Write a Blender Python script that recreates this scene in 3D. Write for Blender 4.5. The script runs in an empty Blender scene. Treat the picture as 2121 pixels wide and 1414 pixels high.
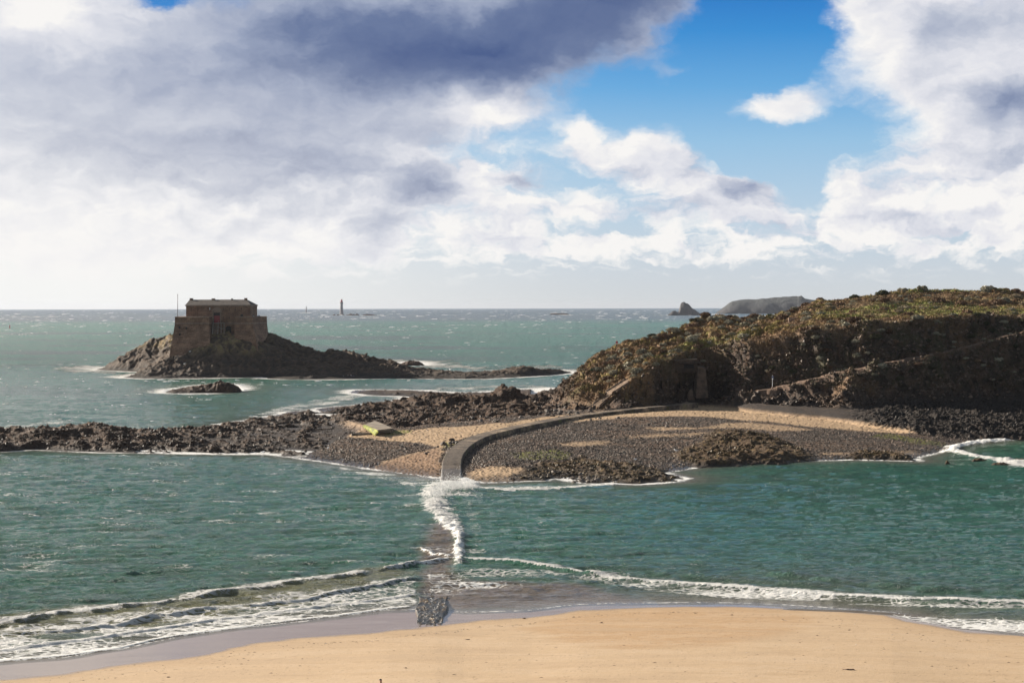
import bpy, math, random
import numpy as np
from mathutils import Vector, Matrix
random.seed(7)
RNG = np.random.default_rng(11)
D2R = math.radians
C = bpy.context.scene.collection
SC = bpy.context.scene
EXPO = 1.12
SKYK = 1.0 / (2 ** EXPO)

# ------------------------------------------------------------- camera
F = 3700.0
HC = 25.0
PITCH = math.atan(72.8 / F)
ROLL = 0.0019
_ct, _st = math.cos(PITCH), math.sin(PITCH)
FW = np.array([0, _ct, -_st]); R0 = np.array([1.0, 0, 0]); U0 = np.array([0, _st, _ct])
RT = math.cos(ROLL) * R0 - math.sin(ROLL) * U0
UP = math.sin(ROLL) * R0 + math.cos(ROLL) * U0
CX, CY = 1060.5, 707.0
cam = bpy.data.cameras.new('camera'); camo = bpy.data.objects.new('camera', cam); C.objects.link(camo)
m = Matrix(((RT[0], UP[0], -FW[0], 0), (RT[1], UP[1], -FW[1], 0), (RT[2], UP[2], -FW[2], HC), (0, 0, 0, 1)))
camo.matrix_world = m
cam.sensor_width = 36; cam.lens = F / 2121 * 36
cam.clip_start = 1; cam.clip_end = 120000
SC.camera = camo

def project(X, Y, Z):
    """world -> pixels of the 2121 px wide survey picture (used to look up where a mapped feature lies)"""
    Zr = Z - HC
    xc = X * RT[0] + Y * RT[1] + Zr * RT[2]
    yc = X * UP[0] + Y * UP[1] + Zr * UP[2]
    zc = X * FW[0] + Y * FW[1] + Zr * FW[2]
    return CX + F * xc / zc, CY - F * yc / zc
def ray(px, py):
    a = (np.asarray(px, float) - CX) / F; b = (CY - np.asarray(py, float)) / F
    d = [FW[i] + a * RT[i] + b * UP[i] for i in range(3)]
    return d
def at_z(px, py, z=0.0):
    d = ray(px, py); t = (z - HC) / d[2]
    return d[0] * t, d[1] * t
def at_y(px, py, Y):
    d = ray(px, py); t = Y / d[1]
    return d[0] * t, Y + 0 * t, HC + d[2] * t
def P3(px, py, Y):
    x, y, z = at_y(px, py, Y); return (float(x), float(y), float(z))

# ------------------------------------------------------------- noise (numpy)
def _hash(ix, iy, seed):
    h = (ix.astype(np.uint32) * np.uint32(374761393) + iy.astype(np.uint32) * np.uint32(668265263) + np.uint32((seed * 974634777 + 12345) & 0xffffffff))
    h = (h ^ (h >> np.uint32(13))) * np.uint32(1274126177)
    h = h ^ (h >> np.uint32(16))
    return h
def noise(x, y, seed=0):
    x = np.asarray(x, np.float64); y = np.asarray(y, np.float64)
    xi = np.floor(x); yi = np.floor(y)
    fx = (x - xi).astype(np.float32); fy = (y - yi).astype(np.float32)
    xi = xi.astype(np.int64); yi = yi.astype(np.int64)
    u = fx * fx * fx * (fx * (fx * 6 - 15) + 10); v = fy * fy * fy * (fy * (fy * 6 - 15) + 10)
    def g(ix, iy, dx, dy):
        a = _hash(ix, iy, seed).astype(np.float32) * np.float32(2 * math.pi / 4294967296.0)
        return np.cos(a) * dx + np.sin(a) * dy
    n00 = g(xi, yi, fx, fy); n10 = g(xi + 1, yi, fx - 1, fy)
    n01 = g(xi, yi + 1, fx, fy - 1); n11 = g(xi + 1, yi + 1, fx - 1, fy - 1)
    a = n00 + u * (n10 - n00); b = n01 + u * (n11 - n01)
    return (a + v * (b - a)) * 1.5
def fbm(x, y, oct=5, seed=0, gain=0.5):
    s = 0; a = 1.0; t = 0
    for i in range(oct):
        s = s + a * noise(x, y, seed + i * 7); t += a
        a *= gain; x = x * 2.03 + 17.1; y = y * 2.03 - 9.7
    return s / t
def ridged(x, y, oct=5, seed=0, gain=0.55):
    s = 0; a = 1.0; t = 0; w = 1.0
    for i in range(oct):
        n = 1 - np.abs(noise(x, y, seed + i * 5)) * 1.6
        n = np.clip(n, 0, 1) ** 2
        s = s + a * n * w; t += a
        w = np.clip(n * 1.6, 0, 1)
        a *= gain; x = x * 2.07 + 3.3; y = y * 2.07 + 8.1
    return s / t
def worley(x, y, seed=0):
    """F1 distance and a cell random value"""
    xi = np.floor(x).astype(np.int64); yi = np.floor(y).astype(np.int64)
    best = np.full(x.shape, 9.0, np.float32); sec = best.copy(); cid = np.zeros(x.shape, np.float32)
    for dx in (-1, 0, 1):
        for dy in (-1, 0, 1):
            h = _hash(xi + dx, yi + dy, seed)
            px = (xi + dx) + (h & np.uint32(1023)).astype(np.float32) / 1023
            py = (yi + dy) + ((h >> np.uint32(10)) & np.uint32(1023)).astype(np.float32) / 1023
            r = ((h >> np.uint32(20)) & np.uint32(1023)).astype(np.float32) / 1023
            d = np.sqrt((px - x) ** 2 + (py - y) ** 2).astype(np.float32)
            nb = d < best
            sec = np.where(nb, best, np.minimum(sec, d))
            cid = np.where(nb, r, cid); best = np.where(nb, d, best)
    return best, sec, cid
def sstep(a, b, x):
    t = np.clip((x - a) / (b - a + 1e-9), 0, 1); return t * t * (3 - 2 * t)
def mix(a, b, t): return a + (b - a) * t
def sdf(poly, X, Y):
    """signed distance, positive inside"""
    P = np.asarray(poly, float); n = len(P)
    d2 = np.full(X.shape, 1e18); ins = np.zeros(X.shape, bool)
    for i in range(n):
        ax, ay = P[i]; bx, by = P[(i + 1) % n]
        ex, ey = bx - ax, by - ay; L = ex * ex + ey * ey + 1e-12
        t = np.clip(((X - ax) * ex + (Y - ay) * ey) / L, 0, 1)
        dx = X - ax - t * ex; dy = Y - ay - t * ey
        d2 = np.minimum(d2, dx * dx + dy * dy)
        if ay != by:
            c = ((ay > Y) != (by > Y)) & (X < (bx - ax) * (Y - ay) / (by - ay) + ax)
            ins ^= c
    d = np.sqrt(d2)
    return np.where(ins, d, -d)
def pdist(line, X, Y, ky=1.0):
    P = np.asarray(line, float); d2 = np.full(X.shape, 1e18)
    for i in range(len(P) - 1):
        ax, ay = P[i]; bx, by = P[i + 1]; ay, by = ay * ky, by * ky
        ex, ey = bx - ax, by - ay; L = ex * ex + ey * ey + 1e-12
        t = np.clip(((X - ax) * ex + (Y * ky - ay) * ey) / L, 0, 1)
        d2 = np.minimum(d2, (X - ax - t * ex) ** 2 + (Y * ky - ay - t * ey) ** 2)
    return np.sqrt(d2)
def to_world(pts, z=0.0):
    return [tuple(float(c) for c in at_z(p[0], p[1], z)) for p in pts]
def pxmask(poly, PX, PY, soft=6.0, ky=3.0, warp=None):
    q = [(a, b * ky) for a, b in poly]
    d = sdf(q, PX, PY * ky)
    if warp is not None: d = d + warp
    return sstep(-soft, soft, d)

# ------------------------------------------------------------- mesh builders
def mesh_from(name, co, faces, mat=None, attrs=None, smooth=True):
    """co (N,3) array, faces (M,k) int array or list of such arrays"""
    me = bpy.data.meshes.new(name)
    if not isinstance(faces, list): faces = [faces]
    faces = [f for f in faces if len(f)]
    nv = len(co); me.vertices.add(nv); me.vertices.foreach_set('co', np.ascontiguousarray(co, np.float32).ravel())
    nl = sum(f.size for f in faces); nf = sum(len(f) for f in faces)
    me.loops.add(nl); me.polygons.add(nf)
    me.loops.foreach_set('vertex_index', np.concatenate([f.ravel() for f in faces]).astype(np.int32))
    tot = np.concatenate([np.full(len(f), f.shape[1], np.int32) for f in faces])
    st = np.concatenate([[0], np.cumsum(tot)[:-1]]).astype(np.int32)
    me.polygons.foreach_set('loop_start', st)
    if attrs:
        for k, v in attrs.items():
            v = np.asarray(v, np.float32)
            if v.ndim == 2:
                a = me.attributes.new(k, 'FLOAT_COLOR', 'POINT')
                a.data.foreach_set('color', np.concatenate([v, np.ones((len(v), 1), np.float32)], 1).ravel())
            else:
                a = me.attributes.new(k, 'FLOAT', 'POINT'); a.data.foreach_set('value', v)
    me.update(calc_edges=True)
    me.polygons.foreach_set('use_smooth', np.full(nf, smooth, bool))
    if mat: me.materials.append(mat)
    return me
def link(name, me, parent=None):
    o = bpy.data.objects.new(name, me); C.objects.link(o)
    if parent: o.parent = parent
    return o
def tag(o, label=None, cat=None, group=None, kind=None):
    if label: o['label'] = label
    if cat: o['category'] = cat
    if group: o['group'] = group
    if kind: o['kind'] = kind
    return o
def thing(name, label, cat, loc=(0, 0, 0), rotz=0, group=None):
    o = bpy.data.objects.new(name, None); C.objects.link(o); o.empty_display_size = 0.3
    o.location = loc; o.rotation_euler = (0, 0, rotz)
    return tag(o, label, cat, group)
def grid_faces(nr, nc):
    i = np.arange(nr - 1)[:, None] * nc + np.arange(nc - 1)[None, :]
    i = i.ravel()
    return np.stack([i, i + 1, i + nc + 1, i + nc], 1)   # rows go away from the camera, normals up
class MB:
    def __init__(s): s.v = []; s.f = []
    def add(s, V, Fc):
        b = len(s.v); s.v += [tuple(p) for p in V]; s.f += [tuple(i + b for i in f) for f in Fc]; return s
    def box(s, c, d, rz=0.0, taper=1.0):
        x, y, z = d[0] / 2, d[1] / 2, d[2] / 2; V = []
        cs, sn = math.cos(rz), math.sin(rz)
        for k, (sx, sy, sz) in enumerate([(-1,-1,-1),(1,-1,-1),(1,1,-1),(-1,1,-1),(-1,-1,1),(1,-1,1),(1,1,1),(-1,1,1)]):
            q = taper if sz > 0 else 1
            a, b = sx * x * q, sy * y * q
            V.append((c[0] + a * cs - b * sn, c[1] + a * sn + b * cs, c[2] + sz * z))
        return s.add(V, [(0,3,2,1),(4,5,6,7),(0,1,5,4),(1,2,6,5),(2,3,7,6),(3,0,4,7)])
    def bar(s, a, b, w, h=None, n=6):
        a, b = Vector(a), Vector(b); d = (b - a).normalized(); h = h or w
        up = Vector((0, 0, 1)) if abs(d.z) < .95 else Vector((1, 0, 0))
        r = d.cross(up).normalized(); u = r.cross(d)
        V = []
        for p, w_ in ((a, w), (b, h)):
            for k in range(n):
                t = 2 * math.pi * k / n; V.append(p + (r * math.cos(t) + u * math.sin(t)) * w_)
        Fc = [(k, (k + 1) % n, n + (k + 1) % n, n + k) for k in range(n)] + [tuple(range(n))[::-1], tuple(range(n, 2 * n))]
        return s.add(V, Fc)
    def lathe(s, prof, c, n=16):
        V = [(c[0] + r * math.cos(2*math.pi*k/n), c[1] + r * math.sin(2*math.pi*k/n), c[2] + z) for r, z in prof for k in range(n)]
        Fc = [(j*n+k, j*n+(k+1) % n, (j+1)*n+(k+1) % n, (j+1)*n+k) for j in range(len(prof)-1) for k in range(n)]
        Fc += [tuple(range(n))[::-1], tuple(range((len(prof)-1)*n, len(prof)*n))]
        return s.add(V, Fc)
    def prism(s, bot, top):
        n = len(bot)
        return s.add(list(bot) + list(top), [tuple(range(n))[::-1], tuple(range(n, 2*n))] + [(k, (k+1) % n, n+(k+1) % n, n+k) for k in range(n)])
    def build(s, name, mat, parent=None, smooth=False):
        me = bpy.data.meshes.new(name); me.from_pydata(s.v, [], s.f); me.update()
        import bmesh
        bm = bmesh.new(); bm.from_mesh(me); bmesh.ops.recalc_face_normals(bm, faces=bm.faces); bm.to_mesh(me); bm.free()
        me.materials.append(mat)
        if smooth: me.polygons.foreach_set('use_smooth', np.ones(len(me.polygons), bool))
        return link(name, me, parent)

# ------------------------------------------------------------- node helpers
class NT:
    def __init__(s, tree): s.t = tree; s.n = tree.nodes; s.l = tree.links
    def node(s, typ, **kw):
        n = s.n.new(typ)
        for k, v in kw.items(): setattr(n, k, v)
        return n
    def put(s, sock, v):
        if isinstance(v, bpy.types.NodeSocket): s.l.new(v, sock)
        elif v is not None:
            if hasattr(sock.default_value, '__len__') and not hasattr(v, '__len__'): v = (v,) * len(sock.default_value)
            if hasattr(v, '__len__') and len(sock.default_value) == 4 and len(v) == 3: v = tuple(v) + (1,)
            sock.default_value = v
    def math(s, op, a, b=None, c=None, clamp=False):
        n = s.node('ShaderNodeMath', operation=op, use_clamp=clamp)
        s.put(n.inputs[0], a); s.put(n.inputs[1], b); s.put(n.inputs[2], c); return n.outputs[0]
    def vmath(s, op, a, b=None, c=None):
        n = s.node('ShaderNodeVectorMath', operation=op); s.put(n.inputs[0], a)
        if b is not None: s.put(n.inputs[1], b)
        if c is not None: s.put(n.inputs[2], c)
        return n.outputs['Value'] if op in ('DOT_PRODUCT', 'LENGTH', 'DISTANCE') else n.outputs['Vector']
    def mixc(s, fac, a, b, blend='MIX'):
        n = s.node('ShaderNodeMix', data_type='RGBA', blend_type=blend)
        s.put(n.inputs[0], fac); s.put(n.inputs[6], a); s.put(n.inputs[7], b); return n.outputs[2]
    def step(s, x, a, b, lo=0.0, hi=1.0):
        n = s.node('ShaderNodeMapRange', interpolation_type='SMOOTHSTEP')
        s.put(n.inputs[0], x); s.put(n.inputs[1], a); s.put(n.inputs[2], b); s.put(n.inputs[3], lo); s.put(n.inputs[4], hi); return n.outputs[0]
    def noise(s, vec, scale, detail=4, rough=.5, dist=0.0, dims='3D', out=0):
        n = s.node('ShaderNodeTexNoise', noise_dimensions=dims)
        s.put(n.inputs['Vector'], vec); s.put(n.inputs['Scale'], scale); s.put(n.inputs['Detail'], detail); s.put(n.inputs['Roughness'], rough); s.put(n.inputs['Distortion'], dist)
        return n.outputs[out]
    def voro(s, vec, scale, feature='F1', out='Distance'):
        n = s.node('ShaderNodeTexVoronoi', feature=feature); s.put(n.inputs['Vector'], vec); s.put(n.inputs['Scale'], scale); return n.outputs[out]
    def attr(s, name, out='Fac'): return s.node('ShaderNodeAttribute', attribute_name=name).outputs[out]
    def comb(s, x, y, z):
        n = s.node('ShaderNodeCombineXYZ'); s.put(n.inputs[0], x); s.put(n.inputs[1], y); s.put(n.inputs[2], z); return n.outputs[0]
    def ramp(s, fac, stops):
        n = s.node('ShaderNodeValToRGB'); s.put(n.inputs[0], fac); e = n.color_ramp.elements
        while len(e) < len(stops): e.new(0.5)
        for k, (p, c) in enumerate(stops): e[k].position = p; e[k].color = tuple(c) + (1,)
        return n.outputs[0]
    def bump(s, h, strength=.5, dist=.1, nrm=None):
        n = s.node('ShaderNodeBump'); s.put(n.inputs['Height'], h); s.put(n.inputs['Strength'], strength); s.put(n.inputs['Distance'], dist)
        if nrm is not None: s.put(n.inputs['Normal'], nrm)
        return n.outputs[0]
def lin(r, g, b):
    f = lambda c: (c / 255 / 12.92) if c <= 10 else ((c / 255 + .055) / 1.055) ** 2.4
    return (f(r), f(g), f(b))
def new_mat(name):
    mt = bpy.data.materials.new(name); mt.use_nodes = True
    t = NT(mt.node_tree); b = mt.node_tree.nodes['Principled BSDF']
    return mt, t, b
def simple_mat(name, col, rough=.8, var=.25, scale=3.0, bump=.3, metal=0.0, col2=None, bd=.03):
    mt, t, b = new_mat(name)
    tc = t.node('ShaderNodeTexCoord').outputs['Object']
    n = t.noise(tc, scale, 5, .6)
    c2 = col2 or tuple(c * (1 - var * 1.6) for c in col)
    t.put(b.inputs['Base Color'], t.mixc(t.step(n, .35, .65), c2, tuple(min(1, c * (1 + var)) for c in col)))
    t.put(b.inputs['Roughness'], rough); t.put(b.inputs['Metallic'], metal)
    if bump: t.put(b.inputs['Normal'], t.bump(t.noise(tc, scale * 3, 5, .6), bump, bd))
    return mt
# ------------------------------------------------------------- sky and sun
SUN_EL, SUN_AZ = D2R(19), D2R(57)          # azimuth: left of the viewing direction
sdir = np.array([-math.sin(SUN_AZ) * math.cos(SUN_EL), math.cos(SUN_AZ) * math.cos(SUN_EL), math.sin(SUN_EL)])
sl = bpy.data.lights.new('sun', 'SUN'); sl.energy = 5.0; sl.angle = D2R(0.6); sl.color = (1, .90, .76)
so = bpy.data.objects.new('sun', sl); C.objects.link(so)
so.rotation_euler = Vector(sdir).to_track_quat('Z', 'Y').to_euler(); so.location = (-200, 200, 300)

w = bpy.data.worlds.new('World'); SC.world = w; w.use_nodes = True
t = NT(w.node_tree)
bg = w.node_tree.nodes['Background']
sky = t.node('ShaderNodeTexSky', sky_type='NISHITA'); sky.sun_disc = False
sky.sun_elevation = SUN_EL; sky.sun_rotation = -SUN_AZ; sky.air_density = 1.0; sky.dust_density = 1.2; sky.ozone_density = 2.0
gen = t.node('ShaderNodeTexCoord').outputs['Generated']
sep = t.node('ShaderNodeSeparateXYZ'); t.put(sep.inputs[0], gen)
gx, gy, gz = sep.outputs
az = t.math('ARCTAN2', gx, gy)
el = t.math('ARCSINE', gz)
KX = 3.7
U = t.math('MULTIPLY', az, KX)                 # one unit = 0.27 rad
V = t.math('MULTIPLY', el, KX)
def uv(px, py): return ((px - 1060.5) / 1000.0, (634.5 - py) / 1000.0)
pos = t.comb(U, V, 0.0)
# wind-torn warping of the cloud edges; finer towards the horizon where the deck is seen edge-on
w1 = t.noise(t.vmath('MULTIPLY', pos, (3.2, 5.5, 1)), 1.0, 6, .58, out=1)
w2 = t.noise(t.vmath('MULTIPLY', pos, (13, 19, 1)), 1.0, 6, .62, out=1)
wv = t.vmath('ADD', t.vmath('MULTIPLY', t.vmath('SUBTRACT', w1, (.5, .5, .5)), (.15, .10, 0)), t.vmath('MULTIPLY', t.vmath('SUBTRACT', w2, (.5, .5, .5)), (.085, .065, 0)))
posw = t.vmath('ADD', pos, wv)
def field(p, blobs):
    tot = None
    for (cx, cy, rx, ry, a) in blobs:
        u, v = uv(cx, cy)
        d = t.vmath('MULTIPLY', t.vmath('SUBTRACT', p, (u, v, 0)), (1000.0 / rx, 1000.0 / ry, 0))
        q = t.vmath('DOT_PRODUCT', d, d)
        e = t.math('MULTIPLY', t.math('POWER', 2.718, t.math('MULTIPLY', q, -1.0)), a)
        tot = e if tot is None else t.math('ADD', tot, e)
    return tot
cover = [(150, 300, 420, 170, 1.3), (520, 250, 330, 200, 1.1), (120, 60, 260, 110, .9), (640, 350, 240, 90, 1.2), (930, 80, 420, 120, 1.7), (1330, 0, 200, 60, .9),
         (960, 225, 170, 60, .9), (200, 470, 420, 75, .9), (520, 460, 300, 60, .8), (780, 470, 80, 50, .8), (885, 385, 75, 38, 1.0), (985, 342, 34, 20, .8), (1075, 366, 62, 20, .7),
         (1195, 290, 42, 52, 1.1), (1330, 325, 95, 55, 1.15), (1430, 360, 70, 50, .7), (1525, 395, 95, 32, 1.1), (1611, 222, 88, 40, 1.15),
         (1985, 110, 270, 110, 1.5), (2080, 270, 130, 110, 1.2), (1800, 30, 130, 45, 1.0), (1960, 230, 110, 70, .7), (2090, 400, 110, 80, 1.0),
         (1740, 385, 65, 45, .8), (1870, 375, 75, 55, .9), (1830, 450, 220, 50, .62), (1560, 450, 150, 30, .66), (1350, 445, 200, 42, .62), (1130, 430, 150, 38, .62), (960, 475, 130, 30, .6), (1300, 505, 260, 24, .5), (1050, 520, 200, 24, .45), (1700, 515, 260, 24, .45), (2050, 500, 160, 30, .5),
         (1400, 150, 60, 18, .35), (1540, 160, 30, 12, .3), (2500, 200, 350, 200, 1.2), (-500, 300, 500, 250, 1.2)]
dark = [(980, 110, 400, 130, 1.9), (130, 78, 75, 55, -.55), (985, 248, 110, 42, -.8), (400, 255, 100, 28, -.35), (1190, 230, 60, 60, -.5), (440, 90, 60, 60, -.15), (1310, 10, 190, 60, 1.2), (560, 20, 260, 80, .6), (350, 190, 330, 130, .70), (620, 350, 280, 85, .72), (300, 330, 300, 80, .42), (900, 278, 130, 24, .5), (2085, 235, 110, 50, 1.1), (1900, 90, 60, 80, .35), (2000, 330, 120, 40, .35), (1830, 400, 120, 30, .25), (1380, 440, 160, 25, .3), (1620, 470, 120, 20, .3),
        (1995, 60, 120, 60, .55), (2110, 60, 60, 60, .4), (1870, 190, 60, 40, .25), (1545, 392, 85, 32, .95), (885, 390, 75, 36, .9), (1425, 345, 42, 40, .5), (1080, 370, 60, 18, .75), (800, 480, 60, 40, .6), (1290, 360, 60, 30, .3), (1850, 462, 120, 22, .45), (1030, 490, 70, 20, .5), (40, 170, 160, 90, .3)]
hole = [(350, 8, 40, 26, .9), (1560, 70, 130, 110, 1.4), (1300, 420, 50, 25, .3), (1660, 400, 50, 50, .6), (1800, 520, 60, 30, .4), (1250, 470, 60, 25, .4), (1250, 190, 120, 55, .55), (1580, 320, 160, 60, .7), (820, 330, 60, 28, .4)]
fine = t.noise(t.vmath('MULTIPLY', posw, (7, 12, 1)), 1.0, 9, .60)
fine2 = t.noise(t.vmath('MULTIPLY', posw, (2.2, 5.0, 1)), 1.0, 7, .55)
cf = t.math('SUBTRACT', field(posw, cover), field(posw, hole))
cf = t.math('ADD', cf, t.math('MULTIPLY', t.math('SUBTRACT', fine, .5), .85))
cf = t.math('ADD', cf, t.math('MULTIPLY', t.math('SUBTRACT', fine2, .5), .5))
# broken cloud over the rest of the sky, outside the mapped part
# fields of small cumulus low over the horizon
band = t.math('MULTIPLY', t.step(V, .06, .16), t.step(V, .42, .25))
puff = t.noise(t.vmath('ADD', t.vmath('MULTIPLY', posw, (6.5, 13, 1)), (3.7, 1.3, 0)), 1.0, 8, .58)
cf = t.math('ADD', cf, t.math('MULTIPLY', band, t.math('MULTIPLY', t.math('SUBTRACT', puff, .46), 3.0)))
band2 = t.math('MULTIPLY', t.step(V, .02, .07), t.step(V, .22, .12))
puff2 = t.noise(t.vmath('ADD', t.vmath('MULTIPLY', posw, (12, 34, 1)), (1.7, 6.3, 0)), 1.0, 7, .56)
cf = t.math('ADD', cf, t.math('MULTIPLY', band2, t.math('MULTIPLY', t.math('SUBTRACT', puff2, .44), 3.4)))
far = t.step(V, .66, .95)
cf = t.math('ADD', cf, t.math('MULTIPLY', far, t.math('MULTIPLY', t.math('SUBTRACT', t.noise(gen, 2.2, 6, .55), .34), 2.6)))
cmask = t.step(cf, .18, .95)
# soft lighting of the billows: compare density here and a little towards the sun (up-left)
ps = t.vmath('ADD', posw, (-.022, .022, 0))
fine_s = t.noise(t.vmath('MULTIPLY', ps, (7, 12, 1)), 1.0, 9, .60)
relief = t.math('SUBTRACT', fine, fine_s)
dk = field(posw, dark)
dk = t.math('ADD', dk, t.math('MULTIPLY', t.math('SUBTRACT', fine2, .5), .40))
dk = t.math('SUBTRACT', dk, t.math('MULTIPLY', relief, .95))
dk = t.math('ADD', dk, t.step(cf, .7, 2.0, 0, .16))
dk = t.math('SUBTRACT', dk, t.math('MULTIPLY', far, 1.0))
ps2 = t.vmath('ADD', t.vmath('MULTIPLY', t.vmath('ADD', posw, (-.02, .03, 0)), (6.5, 13, 1)), (3.7, 1.3, 0))
dk = t.math('ADD', dk, t.math('MULTIPLY', band, t.math('MULTIPLY', t.math('SUBTRACT', t.noise(ps2, 1.0, 8, .58), puff), 1.7)))
ccol = t.ramp(t.math('MULTIPLY', dk, .46, clamp=True), [(0.0, lin(248, 246, 244)), (.13, lin(226, 227, 234)), (.30, lin(192, 198, 213)), (.50, lin(154, 165, 190)), (.72, lin(108, 124, 160)), (1.0, lin(74, 94, 140))])
# clear sky by elevation
blue = t.ramp(t.math('DIVIDE', V, 1.4, clamp=True), [(0.0, lin(214, 219, 223)), (.05, lin(206, 216, 226)), (.14, lin(184, 209, 231)), (.24, lin(148, 194, 230)), (.32, lin(96, 168, 224)), (.40, lin(38, 138, 212)), (.455, lin(4, 116, 200)), (.52, lin(120, 158, 192)), (.62, lin(165, 178, 190)), (1.0, lin(160, 168, 174))])
nish = t.vmath('MULTIPLY', sky.outputs[0], (.12, .12, .12))
blue = t.mixc(.9, nish, blue)
# glow of thin cloud towards the sun
glow = t.math('MULTIPLY', t.step(U, .35, -1.05), t.step(V, .60, .0))
blue = t.mixc(t.math('MULTIPLY', glow, 1.1, clamp=True), blue, lin(246, 246, 244))
ccol = t.mixc(t.math('MULTIPLY', glow, .75), ccol, lin(250, 248, 246))
hz = t.step(V, .11, .0)                                        # cloud dissolves into the bright horizon air
cmask = t.math('MULTIPLY', cmask, t.math('SUBTRACT', 1.0, t.math('MULTIPLY', hz, .93)))
col = t.mixc(cmask, blue, ccol)
upper = t.mixc(t.step(V, 1.0, 2.6), col, t.mixc(t.math('MULTIPLY', cmask, .7), t.vmath('MULTIPLY', nish, (.55, .57, .52)), lin(134, 140, 143)))
below = t.mixc(t.step(V, 0.0, -.05), upper, lin(120, 135, 140))
t.put(bg.inputs[0], below); t.put(bg.inputs[1], SKYK)
w.cycles.sampling_method = 'MANUAL'; w.cycles.sample_map_resolution = 512
SC.view_settings.view_transform = 'Standard'; SC.view_settings.look = 'None'
SC.cycles.sample_clamp_direct = 5.0; SC.cycles.sample_clamp_indirect = 3.0
SC.view_settings.exposure = EXPO; SC.view_settings.gamma = 1
# ============================================================= land
def fan(px0, px1, dpx, Ys):
    px = np.arange(px0, px1 + dpx, dpx); u = (px - CX) / F
    Y = np.repeat(np.asarray(Ys)[:, None], len(u), 1); X = u[None, :] * Y
    return X, Y, len(Ys), len(u)

# ---- outlines of the land at the water line, traced on the water plane
front = [(-500, 936), (0, 936), (70, 931), (150, 935), (220, 937), (300, 938), (480, 941), (560, 941), (620, 948), (700, 960), (780, 972), (860, 983), (905, 992), (935, 996), (960, 1001), (1050, 998), (1130, 995), (1150, 990),
         (1180, 996), (1230, 1003), (1330, 1003), (1410, 997), (1425, 990), (1375, 978), (1440, 968), (1530, 958), (1620, 955), (1760, 952), (1900, 955), (1895, 947), (1950, 936), (1975, 925), (2060, 915), (2121, 910), (2600, 905)]
back = [(2700, 812), (1700, 806), (1300, 806), (1180, 806), (1130, 804), (960, 815), (860, 809), (738, 808), (722, 813), (760, 818), (850, 822), (835, 829), (760, 838), (690, 843), (658, 847), (668, 856), (700, 864),
        (682, 863), (652, 853), (640, 850), (600, 853), (572, 861), (500, 873), (430, 886), (345, 893), (290, 897), (150, 890), (0, 895), (-500, 895)]
LAND = to_world(front + back)
leftreef = to_world([(-520, 940), (0, 940), (300, 942), (560, 944), (640, 932), (700, 912), (745, 893), (700, 868), (640, 846), (560, 858), (480, 872), (345, 886), (0, 888), (-520, 888)], 1.0)
midreef = to_world([(650, 846), (700, 838), (770, 831), (850, 824), (700, 812), (760, 802), (900, 804), (1135, 800), (1180, 815), (1230, 848), (1180, 858), (1120, 868), (1060, 868), (1020, 876), (960, 880), (880, 886), (830, 892), (800, 886), (765, 876), (715, 868)], 1.3)
rightreef = to_world([(1395, 935), (1440, 922), (1455, 910), (1480, 903), (1530, 900), (1580, 904), (1630, 915), (1700, 938), (1640, 948), (1540, 952), (1440, 955), (1400, 945)], 1.2)
weedreef = to_world([(1060, 988), (1120, 965), (1200, 955), (1300, 962), (1380, 972), (1440, 975), (1445, 998), (1330, 1007), (1230, 1007), (1130, 1000)], .4)
weedreef2 = to_world([(1740, 950), (1780, 940), (1860, 940), (1925, 952), (1880, 960), (1780, 958)], .3)
bushreef = to_world([(1040, 945), (1080, 928), (1150, 925), (1230, 935), (1200, 950), (1100, 956)], 1.0)
LR = np.array([[*at_y(a, b, y)[:3]] for a, b, y in [(-520, 893, 330), (0, 886, 330), (60, 879, 332), (110, 876, 334), (160, 872, 336), (250, 875, 336), (285, 889, 337), (345, 886, 342), (430, 881, 352), (500, 869, 375), (560, 863, 390), (600, 858, 400), (640, 850, 405), (668, 858, 398), (690, 876, 380), (700, 890, 360)]], float)
# hill tables along the image column
hx = np.array([1100, 1130, 1200, 1250, 1300, 1345, 1400, 1460, 1550, 1640, 1700, 1800, 1900, 2000, 2121, 2600.])
h_fpy = np.array([838, 838, 850, 848, 846, 842, 838, 836, 847, 856, 861, 873, 890, 900, 905, 905.])
h_fz = np.array([2.0, 2.2, 2.5, 2.8, 3.0, 3.0, 3.2, 3.2, 3.0, 2.8, 2.6, 2.4, 1.8, 1.2, .8, .8])
h_py = [(1100, 837), (1130, 837), (1200, 846), (1250, 836), (1300, 840), (1345, 838), (1400, 836), (1480, 826), (1550, 812), (1620, 798), (1738, 769), (1832, 750), (1939, 731), (2021, 710), (2092, 692), (2300, 650), (2600, 640)]
h_pY = [(1100, 417), (1130, 417), (1200, 389.5), (1250, 388.5), (1300, 388.5), (1345, 392), (1400, 399.5), (1480, 406), (1550, 392), (1620, 389), (1738, 386), (1832, 384), (1939, 386), (2021, 389), (2092, 391), (2300, 398), (2600, 400)]
h_e = [(1100, 834, 418), (1130, 834, 418), (1200, 843, 391), (1250, 830, 390), (1290, 805, 391), (1345, 764, 396), (1400, 738, 404), (1460, 722, 412), (1550, 705, 405), (1640, 690, 404), (1700, 678, 403), (1800, 668, 403), (1900, 662, 404), (2000, 655, 407), (2121, 650, 410), (2600, 640, 415)]
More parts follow.
